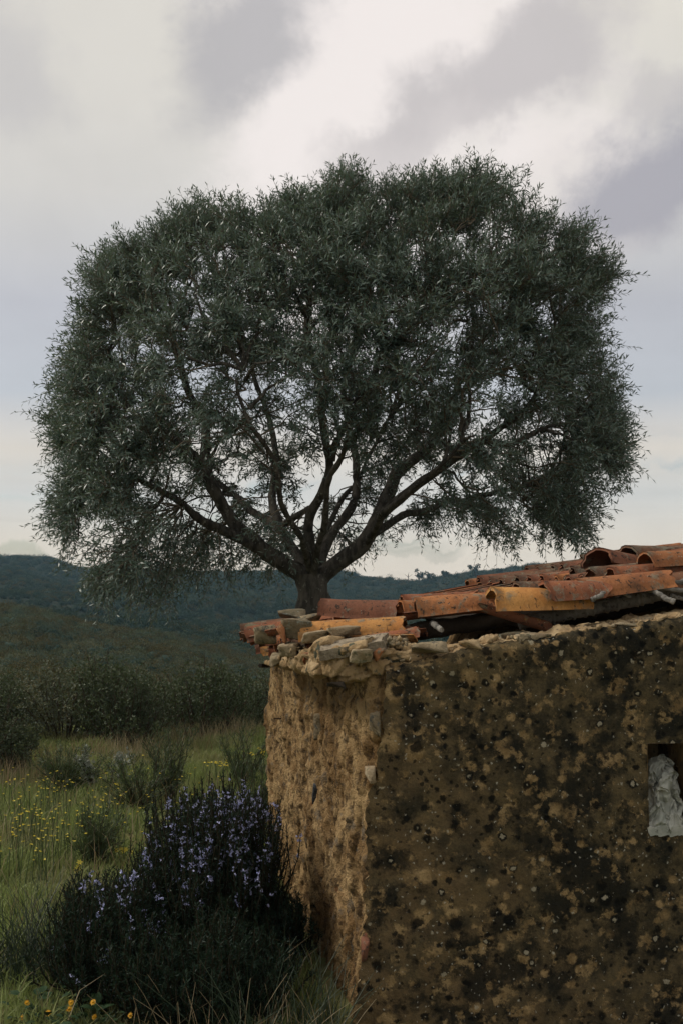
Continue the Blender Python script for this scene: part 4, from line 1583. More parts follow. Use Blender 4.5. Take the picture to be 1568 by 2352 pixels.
# leafy shoots
NS = 20500
src = trng.integers(0, len(p3), NS)
tt_ = trng.uniform(0.35, 1.0, NS)
seg = np.minimum((tt_ * 5).astype(int), 4)
fr = tt_ * 5 - seg
s0 = p3[src, seg] * (1 - fr[:, None]) + p3[src, seg + 1] * fr[:, None]
ctr = P(760, 930, TD)
outw = unit((s0 - ctr) * np.array([1, 1, 1.1]))
rowy = t3[src, 4]
edge = 1 - t3[src, 5]
lowf = np.clip((rowy - 1050) / 250, 0, 1)
topf = np.clip((900 - rowy) / 350, 0, 1)
sd = outw * 0.70 + rdir(NS, trng) * 0.95 + np.stack([np.zeros(NS), np.zeros(NS), 0.75 * topf - 0.22 * lowf + 0.1], 1)
sd = unit(sd)
sl = trng.uniform(0.13, 0.32, NS)
KS = 4
ts_ = np.linspace(0, 1, KS)
droop = np.stack([np.zeros(NS), np.zeros(NS), -(0.12 + 0.28 * lowf) * sl], 1)
shoot = s0[:, None] + sd[:, None] * sl[:, None, None] * ts_[None, :, None] + droop[:, None] * (ts_ ** 2)[None, :, None] + trng.normal(size=(NS, KS, 3)) * 0.006
sv, sf = tubes(shoot, np.linspace(0.0028, 0.0010, KS)[None].repeat(NS, 0), 3)
LK = 15
tl = np.linspace(0.08, 1.0, LK)
tl = np.clip(tl[None] + trng.normal(size=(NS, LK)) * 0.02, 0, 1)
segi = np.minimum((tl * (KS - 1)).astype(int), KS - 2)
frl = tl * (KS - 1) - segi
ii = np.arange(NS)[:, None]
lp = shoot[ii, segi] * (1 - frl[..., None]) + shoot[ii, segi + 1] * frl[..., None]
ax = unit(shoot[:, -1] - shoot[:, 0])
ref = rdir(NS, trng)
pa = unit(np.cross(ax, ref))
pb = np.cross(ax, pa)
kk = np.arange(LK)
ang = (kk % 2) * math.pi + (kk // 2) * math.pi / 2 + trng.normal(size=(NS, LK)) * 0.35
perp = pa[:, None] * np.cos(ang)[..., None] + pb[:, None] * np.sin(ang)[..., None]
ld = unit(perp * 0.85 + ax[:, None] * (0.55 + 0.5 * tl[..., None] ** 2) + trng.normal(size=(NS, LK, 3)) * 0.12)
ln = unit(ax[:, None] * 0.8 - perp * 0.3 + np.array([0, 0, 0.6]) + trng.normal(size=(NS, LK, 3)) * 0.35)
keep = trng.random((NS, LK)) < 0.9
LL = trng.uniform(0.048, 0.080, (NS, LK)) * (1 - 0.25 * tl)
LW = LL * trng.uniform(0.19, 0.26, (NS, LK))
lv, lf = leaf_quads(lp[keep], ld[keep], ln[keep], LL[keep], LW[keep])
lb = Bag()
lb.put(lv, lf, 0)
lb.put(sv, sf, 1)
crown = add('crown', lb.mesh('crown', [M['olive'], M['twig']]), olive)
crown['kind'] = 'stuff'
print('olive leaves', int(keep.sum()))

# ------------------------------------------------------------------ hillside scrub, far trees
M['scrub'] = mat_leaf('hill_scrub_leaf', (0.015, 0.031, 0.025), (0.040, 0.064, 0.050), None, rough=0.8, transl=0.1, spec=0.04)
M['scrub2'] = mat_leaf('hill_scrub_leaf_brown', (0.050, 0.045, 0.022), (0.110, 0.090, 0.046), None, rough=0.8, transl=0.1, spec=0.04)
M['scrub3'] = mat_leaf('hill_scrub_leaf_pale', (0.050, 0.074, 0.058), (0.085, 0.110, 0.084), None, rough=0.8, transl=0.1, spec=0.04)
M['shrub_a'] = mat_leaf('thicket_leaf', (0.036, 0.054, 0.030), (0.098, 0.118, 0.068), None, rough=0.55, transl=0.15, spec=0.14)
M['shrub_b'] = mat_leaf('thicket_leaf_olive', (0.060, 0.060, 0.028), (0.130, 0.120, 0.060), None, rough=0.55, transl=0.15, spec=0.12)
M['shrub_w'] = mat_leaf('silver_leaf', (0.20, 0.22, 0.19), (0.30, 0.32, 0.27), None, rough=0.6, transl=0.1)
M['shrubstem'] = mat_simple('shrub_stem', (0.05, 0.04, 0.028), (0.09, 0.07, 0.05), scale=8, bump=0.1)


def bush_proto(name, seed, mat, n=260, size=0.17, tall=0.8):
    rg = np.random.default_rng(seed)
    d = rdir(n, rg)
    d[:, 2] = np.abs(d[:, 2]) * 1.1 - 0.15
    lump = 1 + 0.35 * fbm(d * 1.7 + seed * 5, 3)
    r = rg.uniform(0.6, 1.0, n) ** 0.5 * lump
    p = d * r[:, None] * np.array([1, 1, tall])
    ld = unit(rdir(n, rg) + d * 0.6 + np.array([0, 0, .5]))
    v, f = leaf_quads(p, ld, unit(d + 0.5 * rdir(n, rg)), rg.uniform(.7, 1.4, n) * size, rg.uniform(.5, 1.0, n) * size * 0.7)
    # closed leafy heart so that the mass reads solid
    bm = bmesh.new()
    bmesh.ops.create_icosphere(bm, subdivisions=2, radius=0.66)
    hv = np.array([q.co[:] for q in bm.verts])
    hf = np.array([[q.index for q in fc.verts] for fc in bm.faces])
    bm.free()
    hd = unit(hv)
    hv = hv * (1 + 0.35 * fbm(hd * 1.7 + seed * 5, 3))[:, None] * np.array([1, 1, tall])
    b = Bag()
    b.put(v, f)
    b.put(hv * 0.9, hf, 1)
    return bpy.data.objects.new(name, b.mesh(name, [mat, M['scrub']]))


def scatter(name, pts, scl, protos, label_kind='stuff', seed=1):
    """instances of a few bushes on points: ground cover too far to count"""
    me = mesh_np(name, pts, np.zeros((0, 3), int)) if False else bpy.data.meshes.new(name)
    me.vertices.add(len(pts))
    me.vertices.foreach_set('co', np.asarray(pts, np.float32).ravel())
    at = me.attributes.new('bush_scale', 'FLOAT', 'POINT')
    at.data.foreach_set('value', np.asarray(scl, np.float32))
    me.update()
    o = add(name, me)
    col = bpy.data.collections.new(name + '_kinds')
    for p in protos:
        col.objects.link(p)
    ng = bpy.data.node_groups.new(name + '_scatter', 'GeometryNodeTree')
    ng.interface.new_socket('Geometry', in_out='INPUT', socket_type='NodeSocketGeometry')
    ng.interface.new_socket('Geometry', in_out='OUTPUT', socket_type='NodeSocketGeometry')
    N, L = ng.nodes, ng.links
    gi, go = N.new('NodeGroupInput'), N.new('NodeGroupOutput')
    ci = N.new('GeometryNodeCollectionInfo')
    ci.inputs['Collection'].default_value = col
    ci.inputs['Separate Children'].default_value = True
    ci.inputs['Reset Children'].default_value = True
    ip = N.new('GeometryNodeInstanceOnPoints')
    ip.inputs['Pick Instance'].default_value = True
    rv = N.new('FunctionNodeRandomValue'); rv.data_type = 'INT'
    rv.inputs[4].default_value = 0; rv.inputs[5].default_value = len(protos) - 1
    rv.inputs['Seed'].default_value = seed
    rr_ = N.new('FunctionNodeRandomValue'); rr_.data_type = 'FLOAT_VECTOR'
    rr_.inputs[0].default_value = (-0.15, -0.15, 0); rr_.inputs[1].default_value = (0.15, 0.15, 6.28)
    at_ = N.new('GeometryNodeInputNamedAttribute'); at_.data_type = 'FLOAT'
    at_.inputs[0].default_value = 'bush_scale'
    L.new(gi.outputs[0], ip.inputs['Points'])
    L.new(ci.outputs[0], ip.inputs['Instance'])
    L.new(rv.outputs[2], ip.inputs['Instance Index'])
    L.new(rr_.outputs[0], ip.inputs['Rotation'])
    L.new(at_.outputs[0], ip.inputs['Scale'])
    L.new(ip.outputs[0], go.inputs[0])
    md = o.modifiers.new('scatter', 'NODES')
    md.node_group = ng
    return o


def fan(n, y0, y1, rng, c0=-350, c1=1750, power=1.0):
    """random ground points within a wedge of country, between two distances"""
    y = y0 + (y1 - y0) * rng.random(n) ** power
    c = rng.uniform(c0, c1, n)
    x = (c - 784) / F * y
    return x, y


srng = np.random.default_rng(77)
x, y = fan(24000, 95, 470, srng, power=0.75)
z = ground_z(x, y)
s = srng.uniform(0.45, 1.25, len(x)) * (0.75 + 0.0014 * y) * (1 + 0.5 * fbm(np.stack([x * .03, y * .03, x * 0], 1), 3))
hs = scatter('hillside_scrub', np.stack([x, y, z + 0.05], 1), s, [bush_proto('hill_bush', 1, M['scrub']), bush_proto('hill_bush', 2, M['scrub']), bush_proto('hill_bush', 3, M['scrub'], tall=1.15), bush_proto('hill_bush', 4, M['scrub2']), bush_proto('hill_bush', 5, M['scrub3'], tall=1.0)], seed=3)
tag(hs, 'dark blue-green scrub covering the far hills below the sky', 'scrub', kind='stuff')
x, y = fan(7000, 19, 100, srng, power=1.0)
z = ground_z(x, y)
s = srng.uniform(0.30, 0.75, len(x)) * (0.7 + 0.006 * y)
protos = [bush_proto('slope_bush', 11, M['shrub_b'], 520, 0.10, 0.9), bush_proto('slope_bush', 12, M['scrub2'], 520, 0.10, 1.1), bush_proto('slope_bush', 13, M['shrub_a'], 520, 0.10, 1.0), bush_proto('slope_bush', 14, M['scrub2'], 420, 0.10, 1.2), bush_proto('slope_bush', 15, M['scrub3'], 420, 0.09, 1.1)]
ms = scatter('slope_scrub', np.stack([x, y, z - 0.05], 1), s, protos, seed=8)
tag(ms, 'brownish heath scrub on the slope between the thicket and the far hills', 'scrub', kind='stuff')

# trees on the skyline
def skyline_tree(x, row, d, h, label, dead=False, seed=0):
    rg = np.random.default_rng(seed)
    X = (x - 784) / F * d
    zg = gz1(X, d)
    e = empty('skyline_tree', (X, d, zg))
    tag(e, label, 'tree', 'trees on the far ridge')
    b = Bag()
    base = np.array([X, d, zg - 0.3])
    tp = base + np.array([0, 0, h * (0.9 if dead else 0.6) + 0.3])
    paths = [np.linspace(base, tp, 6)]
    rad = [np.linspace(0.22, 0.07, 6)]
    for k in range(9 if dead else 6):
        st_ = base + (tp - base) * rg.uniform(0.35, 0.95)
        en = st_ + np.array([rg.uniform(-.4, .4) * h, rg.uniform(-.4, .4) * h, rg.uniform(.1, .4) * h])
        paths.append(np.linspace(st_, en, 6)); rad.append(np.linspace(0.08, 0.03, 6))
    v, f = tubes(np.array(paths), np.array(rad), 5)
    b.put(v, f)
    add('trunk', b.mesh('trunk', [M['shrubstem']]), e)
    if not dead:
        n = 520
        d_ = rdir(n, rg)
        cl = np.array([0, 0, h * 0.68]) + rg.normal(size=(7, 3)) * np.array([.22, .22, .13]) * h
        p = cl[rg.integers(0, 7, n)] + d_ * h * 0.17 * rg.uniform(.5, 1.1, n)[:, None]
        v, f = leaf_quads(p + base + [0, 0, .3], rdir(n, rg), rdir(n, rg), rg.uniform(.25, .55, n), rg.uniform(.2, .4, n))
        c = add('crown', mesh_np('crown', v, f, False, [M['scrub']]), e)
        c['kind'] = 'stuff'


skyline_tree(962, 1320, 372, 4.4, 'roundest tree of the small row standing on the far ridge', seed=1)
skyline_tree(985, 1320, 370, 3.8, 'tree beside the roundest one on the far ridge', seed=2)
skyline_tree(936, 1330, 374, 4.0, 'bare leafless tree on the far ridge', dead=True, seed=3)
skyline_tree(1018, 1318, 372, 3.0, 'small separate tree on the far ridge near the hanging olive twigs', seed=4)
skyline_tree(1089, 1316, 372, 4.2, 'tallest lone tree on the far ridge above the orange roof tiles', seed=5)
skyline_tree(1145, 1318, 372, 2.6, 'low bushy tree farthest along the ridge towards the tile ends', seed=6)

# ------------------------------------------------------------------ thicket beyond the meadow
def shrub_proto(name, seed, mats, h=1.3, wd=0.75, stems=26, leaves=70, ll=0.035, lw=0.018):
    rg = np.random.default_rng(seed)
    root = empty(name, (0, 0, 0))
    n = stems
    a = rg.uniform(0, 2 * math.pi, n)
    rr = rg.uniform(0, 1, n) ** 0.6
    bse = np.stack([np.cos(a) * rr * wd * 0.25, np.sin(a) * rr * wd * 0.25, np.full(n, -0.1)], 1)
    tip = np.stack([np.cos(a) * rr * wd, np.sin(a) * rr * wd, h * (1.05 - 0.45 * rr ** 2) * rg.uniform(0.8, 1.12, n)], 1)
    m = 7
    t = np.linspace(0, 1, m)[None, :, None]
    path = bse[:, None] * (1 - t) + tip[:, None] * t + rg.normal(size=(n, m, 3)) * 0.03 * t
    path[:, :, 2] += 0.1 * h * np.sin(t[..., 0] * math.pi)
    v, f = tubes(path, np.linspace(0.012, 0.003, m)[None].repeat(n, 0), 4)
    s = add('stems', mesh_np('stems', v, f, True, [M['shrubstem']]), root)
    # side twigs with small leaves
    k = leaves
    tt = rg.uniform(0.12, 1, (n, k)) ** 0.75
    si = np.minimum((tt * (m - 1)).astype(int), m - 2)
    fr = tt * (m - 1) - si
    pp = path[np.arange(n)[:, None], si] * (1 - fr[..., None]) + path[np.arange(n)[:, None], si + 1] * fr[..., None]
    pp = pp + rg.normal(size=(n, k, 3)) * (0.055 + 0.05 * (1 - tt[..., None])) * (h / 1.3)
    pp = pp.reshape(-1, 3)
    q = len(pp)
    # each spot carries three leaves
    pos = np.repeat(pp, 3, 0)
    ld = unit(rdir(q * 3, rg) + np.array([0, 0, 0.8]))
    nr_ = rdir(q * 3, rg)
    v, f = leaf_quads(pos, ld, nr_, rg.uniform(.6, 1.3, q * 3) * ll, rg.uniform(.7, 1.2, q * 3) * lw)
    c = add('foliage', mesh_np('foliage', v, f, False, mats), root)
    c['kind'] = 'stuff'
    return root


protos_s = [shrub_proto('thicket_shrub', 100 + k, [M['shrub_a'] if k != 2 else M['shrub_b']], h=0.86, wd=0.62, stems=30, leaves=60) for k in range(4)]
labels_s = ['dark green shrub in the dense thicket along the meadow edge'] * 4
brng = np.random.default_rng(9)
spots = []
# edge of the thicket in plan
for t in np.linspace(0, 1, 11):
    ex = -3.9 + 3.2 * t
    ey = 9.2 + 5.8 * t
    spots.append((ex + brng.normal() * .15, ey + brng.normal() * .3, brng.uniform(0.6, 1.1)))
for row in range(1, 5):
    for t in np.linspace(0, 1, 9):
        ex = -5.2 + 5.6 * t + brng.normal() * .25
        ey = 9.6 + 5.4 * t + row * 1.25 + brng.normal() * .25
        spots.append((ex, ey, brng.uniform(0.62, 1.12)))
for i, (sx, sy, ss) in enumerate(spots):
    k = i % 4
    o = protos_s[k] if i < 4 else copy_tree(protos_s[k])
    o.location = (sx, sy, gz1(sx, sy) - 0.03)
    o.rotation_euler = (0, 0, brng.uniform(0, 6.28))
    o.scale = (ss, ss, ss * brng.uniform(0.85, 1.05))
    tag(o, 'dark green shrub on the front edge of the thicket facing the meadow' if i < 11 else 'dark green shrub deep in the thicket behind its front edge', 'shrub', 'shrubs of the thicket beyond the meadow')
sil = shrub_proto('silver_shrub', 131, [M['shrub_w']], h=0.42, wd=0.24, stems=5, leaves=95, ll=0.030, lw=0.011)
p = P(238, 1760, 9.4)
sil.location = (p[0], p[1], gz1(p[0], p[1]))
tag(sil, 'small silvery white shrub in front of the dark thicket', 'shrub')

# ------------------------------------------------------------------ meadow
M['grass'] = mat_leaf('meadow_grass', (0.165, 0.215, 0.065), (0.320, 0.370, 0.150), (0.270, 0.250, 0.125), rough=0.5, transl=0.42, spec=0.12, scale=0.9)
M['straw'] = mat_leaf('dry_grass', (0.26, 0.20, 0.12), (0.40, 0.33, 0.22), (0.22, 0.13, 0.075), rough=0.7, transl=0.3, spec=0.08)
M['yellow'] = mat_leaf('yellow_petal', (0.68, 0.52, 0.035), (0.80, 0.66, 0.09), None, rough=0.6, transl=0.3)
M['orangepetal'] = mat_leaf('marigold_petal', (0.80, 0.36, 0.01), (0.85, 0.48, 0.02), None, rough=0.6, transl=0.3)
M['stemgreen'] = mat_leaf('green_stem', (0.035, 0.06, 0.018), (0.065, 0.09, 0.03), None, rough=0.6, transl=0.1)


def blades(x, y, h, wdt, lean, rng, mi=0):
    n = len(x)
    z = ground_z(x, y) - 0.01
    b = np.stack([x, y, z], 1)
    a = rng.uniform(0, 2 * math.pi, n)
    ld = np.stack([np.cos(a), np.sin(a), np.zeros(n)], 1)
    sd_ = np.stack([-np.sin(a), np.cos(a), np.zeros(n)], 1)
    # random facing, lean outwards and curl at the tip
    fa = rng.uniform(0, math.pi, n)
    sd_ = np.stack([np.cos(fa), np.sin(fa), np.zeros(n)], 1)
    le = (lean * rng.uniform(0.2, 1.4, n) * h)[:, None]
    mid = b + np.stack([np.zeros(n), np.zeros(n), h * 0.55], 1) + ld * le * 0.30
    tip = b + np.stack([np.zeros(n), np.zeros(n), h * (1 - 0.25 * lean)], 1) + ld * le
    W = wdt[:, None] * sd_
    v = np.stack([b - W * .5, b + W * .5, mid + W * .42, mid - W * .42, tip], 1)
    k = np.arange(n)[:, None] * 5
    q = k + np.array([[0, 1, 2, 3]])
    tr = k + np.array([[3, 2, 4]])
    return v.reshape(-1, 3), q, tr


def inside_hut(x, y, pad=0.0):
    d = np.stack([x, y], 1) - CORNER
    A = np.linalg.inv(np.stack([GAB, SIDE], 1))
    uv = d @ A.T
    return (uv[:, 0] > -0.10 - pad) & (uv[:, 1] > -0.05 - pad) & (uv[:, 0] < 5.0) & (uv[:, 1] < SIDE_LEN + 0.05)


def grass_field(name, n, y0, y1, h, wd, lean, mat, seed, c0=-250, c1=900, dens=None, label=None, cat='grass', power=0.75):
    rg = np.random.default_rng(seed)
    y = y0 + (y1 - y0) * rg.random(n) ** power
    c = rg.uniform(c0, c1, n)
    x = (c - 784) / F * y
    ok = ~inside_hut(x, y)
    x, y = x[ok], y[ok]
    if dens is not None:
        k = rg.random(len(x)) < dens(x, y)
        x, y = x[k], y[k]
    hh = rg.uniform(*h, len(x)) * (0.75 + 0.5 * fbm(np.stack([x * 1.3, y * 1.3, x * 0 + seed], 1), 2))
    v, q, t = blades(x, y, np.maximum(hh, 0.02), rg.uniform(*wd, len(x)), lean, rg)
    o = add(name, mesh_np(name, v, [q, t], False, [mat]))
    tag(o, label, cat, kind='stuff')
    return o


grass_field('meadow_grass', 110000, 3.2, 15.5, (0.06, 0.20), (0.004, 0.009), 0.7, M['grass'], 1, label='short green grass of the meadow beside the hut')


def edge_dist(x, y):
    """metres in front of the thicket edge"""
    t = (x + 3.9) / 3.2
    ey = 9.2 + 5.8 * t
    return ey - y


def d_straw(x, y):
    e = edge_dist(x, y)
    band = np.exp(-((e - 0.9) / 1.1) ** 2)
    n = fbm(np.stack([x * .9, y * .9, x * 0 + 3], 1), 2)
    return np.clip(band * (0.8 + 0.6 * n) + 0.05 * (n > 0.1), 0, 1)


grass_field('dry_grass', 38000, 6.5, 16.5, (0.14, 0.40), (0.003, 0.006), 0.45, M['straw'], 2, dens=d_straw, label='pale dry grass standing along the edge of the thicket', c0=-150)
grass_field('dry_grass', 1500, 4.0, 9, (0.2, 0.45), (0.003, 0.005), 0.7, M['straw'], 3, c0=-200, c1=760, dens=lambda x, y: 0.75 + 0 * x, label='scattered dry stalks among the green meadow grass')


def flower_dots(name, pts, r, mat, label, hgt, rng, cat='flowers'):
    """small heads of crossed petals, each on a stem"""
    n = len(pts)
    b = Bag()
    for k in range(5):
        a = k * 2 * math.pi / 5 + rng.uniform(0, 6, n)
        d = np.stack([np.cos(a), np.sin(a), rng.uniform(0.1, 0.9, n)], 1)
        v, f = leaf_quads(pts, d, np.repeat([[0, 0, 1.0]], n, 0) + rdir(n, rng) * .5, r * rng.uniform(.8, 1.2, n), r * rng.uniform(.7, 1.0, n))
        b.put(v, f, 0)
    base_ = pts - np.stack([rng.normal(size=n) * .03, rng.normal(size=n) * .03, hgt], 1)
    t = np.linspace(0, 1, 3)[None, :, None]
    v, f = tubes(base_[:, None] * (1 - t) + pts[:, None] * t, np.full((n, 3), 0.0022), 3)
    b.put(v, f, 1)
    o = add(name, b.mesh(name, [mat, M['stemgreen']]))
    tag(o, label, cat, kind='stuff')
    return o


frg = np.random.default_rng(55)


def ground_hit(x, y, lo=3.0, hi=18.0):
    """distance at which bearing (x, y) meets the meadow"""
    ds = np.linspace(lo, hi, 600)
    pz = np.array([P(x, y, d)[2] for d in (lo, hi)])
    z = np.interp(ds, [lo, hi], pz)
    g = ground_z((x - 784) / F * ds, ds, False)
    k = np.argmax(z <= g)
    return ds[k] if z[k] <= g[k] else hi


pts, hg = [], []
for k in range(260):
    c = frg.choice(4, p=[.50, .28, .12, .10])
    if c == 0:
        xx, yy = frg.normal(70, 60), frg.normal(1880, 40)
    elif c == 1:
        xx, yy = frg.normal(230, 60), frg.normal(1850, 32)
    elif c == 2:
        xx, yy = frg.normal(40, 60), frg.normal(1795, 14)
    else:
        xx, yy = frg.normal(440, 70), frg.normal(1790, 40)
    h_ = frg.uniform(0.14, 0.42)
    d = ground_hit(xx, yy + h_ / 8.5 * F)
    q = P(xx, yy, d)
    pts.append(q); hg.append(q[2] - gz1(q[0], q[1]))
flower_dots('yellow_wildflowers', np.array(pts), 0.012, M['yellow'], 'loose patch of tiny yellow wildflowers in the meadow', np.array(hg), frg)
pts, hg = [], []
for k in range(46):
    xx, yy = (frg.normal(590, 18), frg.normal(1728, 5)) if k < 28 else (frg.normal(500, 26), frg.normal(1754, 6))
    d = ground_hit(xx, yy + 0.22 / 11 * F)
    q = P(xx, yy, d)
    pts.append(q); hg.append(q[2] - gz1(q[0], q[1]))
flower_dots('yellow_wildflowers', np.array(pts), 0.019, M['yellow'], 'thin line of yellow wildflowers beside the bare side wall', np.array(hg), frg)


def single_flower(name, x, y, d, r, petals, mat, label, group, seed, centre=True):
    rg = np.random.default_rng(seed)
    head = P(x, y, d)
    zg = gz1(head[0] + 0.02, head[1])
    e = empty(name, (head[0] + 0.02, head[1], zg))
    tag(e, label, 'flower', group)
    tilt = unit(np.array([rg.normal() * .4, -0.8, 0.75]))
    u = unit(np.cross(tilt, [0, 0, 1.0])); v_ = np.cross(tilt, u)
    base_ = np.array([head[0] + 0.02, head[1], zg - 0.01])
    t = np.linspace(0, 1, 6)[:, None]
    path = base_ * (1 - t) + head * t + np.array([0.015, 0, 0]) * np.sin(t * math.pi)
    v, f = tubes(path[None], np.full((1, 6), 0.0022), 5)
    add('stem', mesh_np('stem', v, f, True, [M['stemgreen']]), e)
    ang = np.arange(petals) / petals * 2 * math.pi
    d_ = u * np.cos(ang)[:, None] + v_ * np.sin(ang)[:, None] + tilt * 0.25
    v, f = leaf_quads(np.repeat(head[None], petals, 0), d_, np.repeat(tilt[None], petals, 0), np.full(petals, r) * rg.uniform(.85, 1.1, petals), np.full(petals, r * 0.42))
    add('petals', mesh_np('petals', v, f, False, [mat]), e)
    if centre:
        V, Fc = ROCKS[0]
        add('flower_centre', mesh_np('flower_centre', V * r * 0.3 + head + tilt * 0.003, Fc, True, [M['orangepetal']]), e)


for k, (x, y) in enumerate([(112, 2327), (164, 2303), (160, 2318), (215, 2302), (218, 2336), (62, 2304), (300, 2333), (52, 2338), (312, 2318)]):
    single_flower('marigold', x, y, 4.25 + 0.05 * (k % 3), 0.0135, 13, M['orangepetal'], 'orange-yellow marigold among the dark leaves by the rush clump', 'marigolds by the rush clump', 300 + k)
for k, (x, y) in enumerate([(268, 1953), (278, 1949), (285, 1956), (304, 1957), (290, 1951)]):
    single_flower('buttercup', x, y, 6.9, 0.020, 6, M['yellow'], 'yellow flower of the small cluster behind the rosemary', 'yellow flowers behind the rosemary', 330 + k, False)
for k, (x, y) in enumerate([(183, 1981), (180, 1993), (176, 1999)]):
    single_flower('buttercup', x, y, 5.3, 0.017, 6, M['yellow'], 'yellow flower at the top of the lower rosemary', 'yellow flowers at the lower rosemary', 340 + k, False)


# ------------------------------------------------------------------ rosemary, broom, rushes
M['rosemary'] = mat_leaf('rosemary_needle', (0.007, 0.018, 0.011), (0.022, 0.042, 0.027), None, rough=0.5, transl=0.06, spec=0.12)
M['rosewood'] = mat_simple('rosemary_wood', (0.020, 0.018, 0.012), (0.034, 0.030, 0.020), scale=9, bump=0.2)
M['lilac'] = mat_leaf('rosemary_flower', (0.30, 0.33, 0.62), (0.55, 0.55, 0.85), None, rough=0.6, transl=0.25)
M['broom'] = mat_leaf('broom_twig', (0.030, 0.052, 0.020), (0.070, 0.100, 0.040), None, rough=0.6, transl=0.15)


def rosemary(name, label, cx, cy, stems, seed, flower_share, hfun, rx, ry):
    rg = np.random.default_rng(seed)
    zg = gz1(cx, cy)
    e = empty(name, (cx, cy, zg))
    tag(e, label, 'shrub', 'rosemary bushes by the side wall')
    n = stems
    px = rg.uniform(-1, 1, n); py = rg.uniform(-1, 1, n)
    r2 = np.sqrt(px ** 2 + py ** 2)
    k = r2 < 1
    px, py, r2 = px[k], py[k], r2[k]
    n = len(px)
    tip = np.stack([cx + px * rx, cy + py * ry, zg + hfun(px) * (1 - 0.30 * r2 ** 6) * rg.uniform(0.66, 1.06, n)], 1)
    bse = np.stack([cx + px * rx * 0.55, cy + py * ry * 0.55, np.full(n, zg - 0.03)], 1)
    m = 8
    t = np.linspace(0, 1, m)[None, :, None]
    tip[:, :2] += rg.normal(size=(n, 2)) * 0.045
    path = bse[:, None] * (1 - t) + tip[:, None] * t + rg.normal(size=(n, m, 3)) * 0.012
    path[:, :, :2] += ((tip - bse)[:, None, :2] * 0.25 * np.sin(t * math.pi))
    v, f = tubes(path, np.linspace(0.005, 0.002, m)[None].repeat(n, 0), 4)
    add('stems', mesh_np('stems', v, f, True, [M['rosewood']]), e)
    K = 88
    tt = np.sort(rg.uniform(0.22, 1.0, (n, K)), 1)
    si = np.minimum((tt * (m - 1)).astype(int), m - 2)
    fr = tt * (m - 1) - si
    I = np.arange(n)[:, None]
    pp = path[I, si] * (1 - fr[..., None]) + path[I, si + 1] * fr[..., None]
    axd = unit(path[:, -1] - path[:, 3])[:, None].repeat(K, 1)
    ld = unit(rdir(n * K, rg).reshape(n, K, 3) * 0.85 + axd * 0.75)
    v, f = leaf_quads(pp.reshape(-1, 3), ld.reshape(-1, 3), rdir(n * K, rg), rg.uniform(.016, .030, n * K), rg.uniform(.003, .0048, n * K))
    o = add('foliage', mesh_np('foliage', v, f, False, [M['rosemary']]), e)
    o['kind'] = 'stuff'
    if flower_share < 0.05:
        return e
    # lipped flowers clustered along the upper shoots
    fl = np.where((rg.random(n) < flower_share))[0]
    Q = 10
    ft = rg.uniform(0.84, 1.0, (len(fl), Q))
    fi = np.minimum((ft * (m - 1)).astype(int), m - 2)
    fr = ft * (m - 1) - fi
    fp = path[fl][np.arange(len(fl))[:, None], fi] * (1 - fr[..., None]) + path[fl][np.arange(len(fl))[:, None], fi + 1] * fr[..., None]
    fp = (fp + rg.normal(size=fp.shape) * 0.006).reshape(-1, 3)
    kk = rg.random(len(fp)) < 0.62
    fp = fp[kk]
    b = Bag()
    for j in range(4):
        v, f = leaf_quads(fp, rdir(len(fp), rg) + np.array([0, -.3, 0.1]), rdir(len(fp), rg), rg.uniform(.008, .014, len(fp)), rg.uniform(.006, .010, len(fp)))
        b.put(v, f)
    o = add('blossoms', b.mesh('blossoms', [M['lilac']]), e)
    o['kind'] = 'stuff'
    return e


pb_ = P(486, 1900, 5.10)
rosemary('rosemary_bush', 'tall dark rosemary bush with many lilac flowers against the side wall', pb_[0], 5.15, 1050, 5, 0.30,
         lambda q: 0.73 + 0.03 * np.sin(q * 9 + 1) + 0.03 * np.sin(q * 23), 0.31, 0.50)
pb_ = P(262, 2000, 4.70)
rosemary('rosemary_bush', 'lower dark rosemary bush with few lilac flowers beside the taller one', pb_[0], 4.70, 620, 6, 0.10,
         lambda q: 0.47 - 0.10 * (q + 0.2) ** 2 + 0.06 * np.sin(q * 8), 0.25, 0.36)
pb_ = P(455, 2250, 4.40)  # added dark foliage, stands in for the shade over the near grass
rosemary('rosemary_bush', 'low flowerless dark rosemary added in place of shade in front of the tall one', pb_[0], 4.40, 520, 7, 0.01,
         lambda q: 0.36 + 0.05 * np.sin(q * 7), 0.36, 0.27)

rosemary('rosemary_bush', 'narrow flowerless rosemary added to darken the gap between the tall bush and the side wall', -0.27, 5.02, 220, 8, 0.01,  # added filler that darkens the bright strip at the wall base
         lambda q: 0.30 + 0.04 * np.sin(q * 7), 0.09, 0.32)


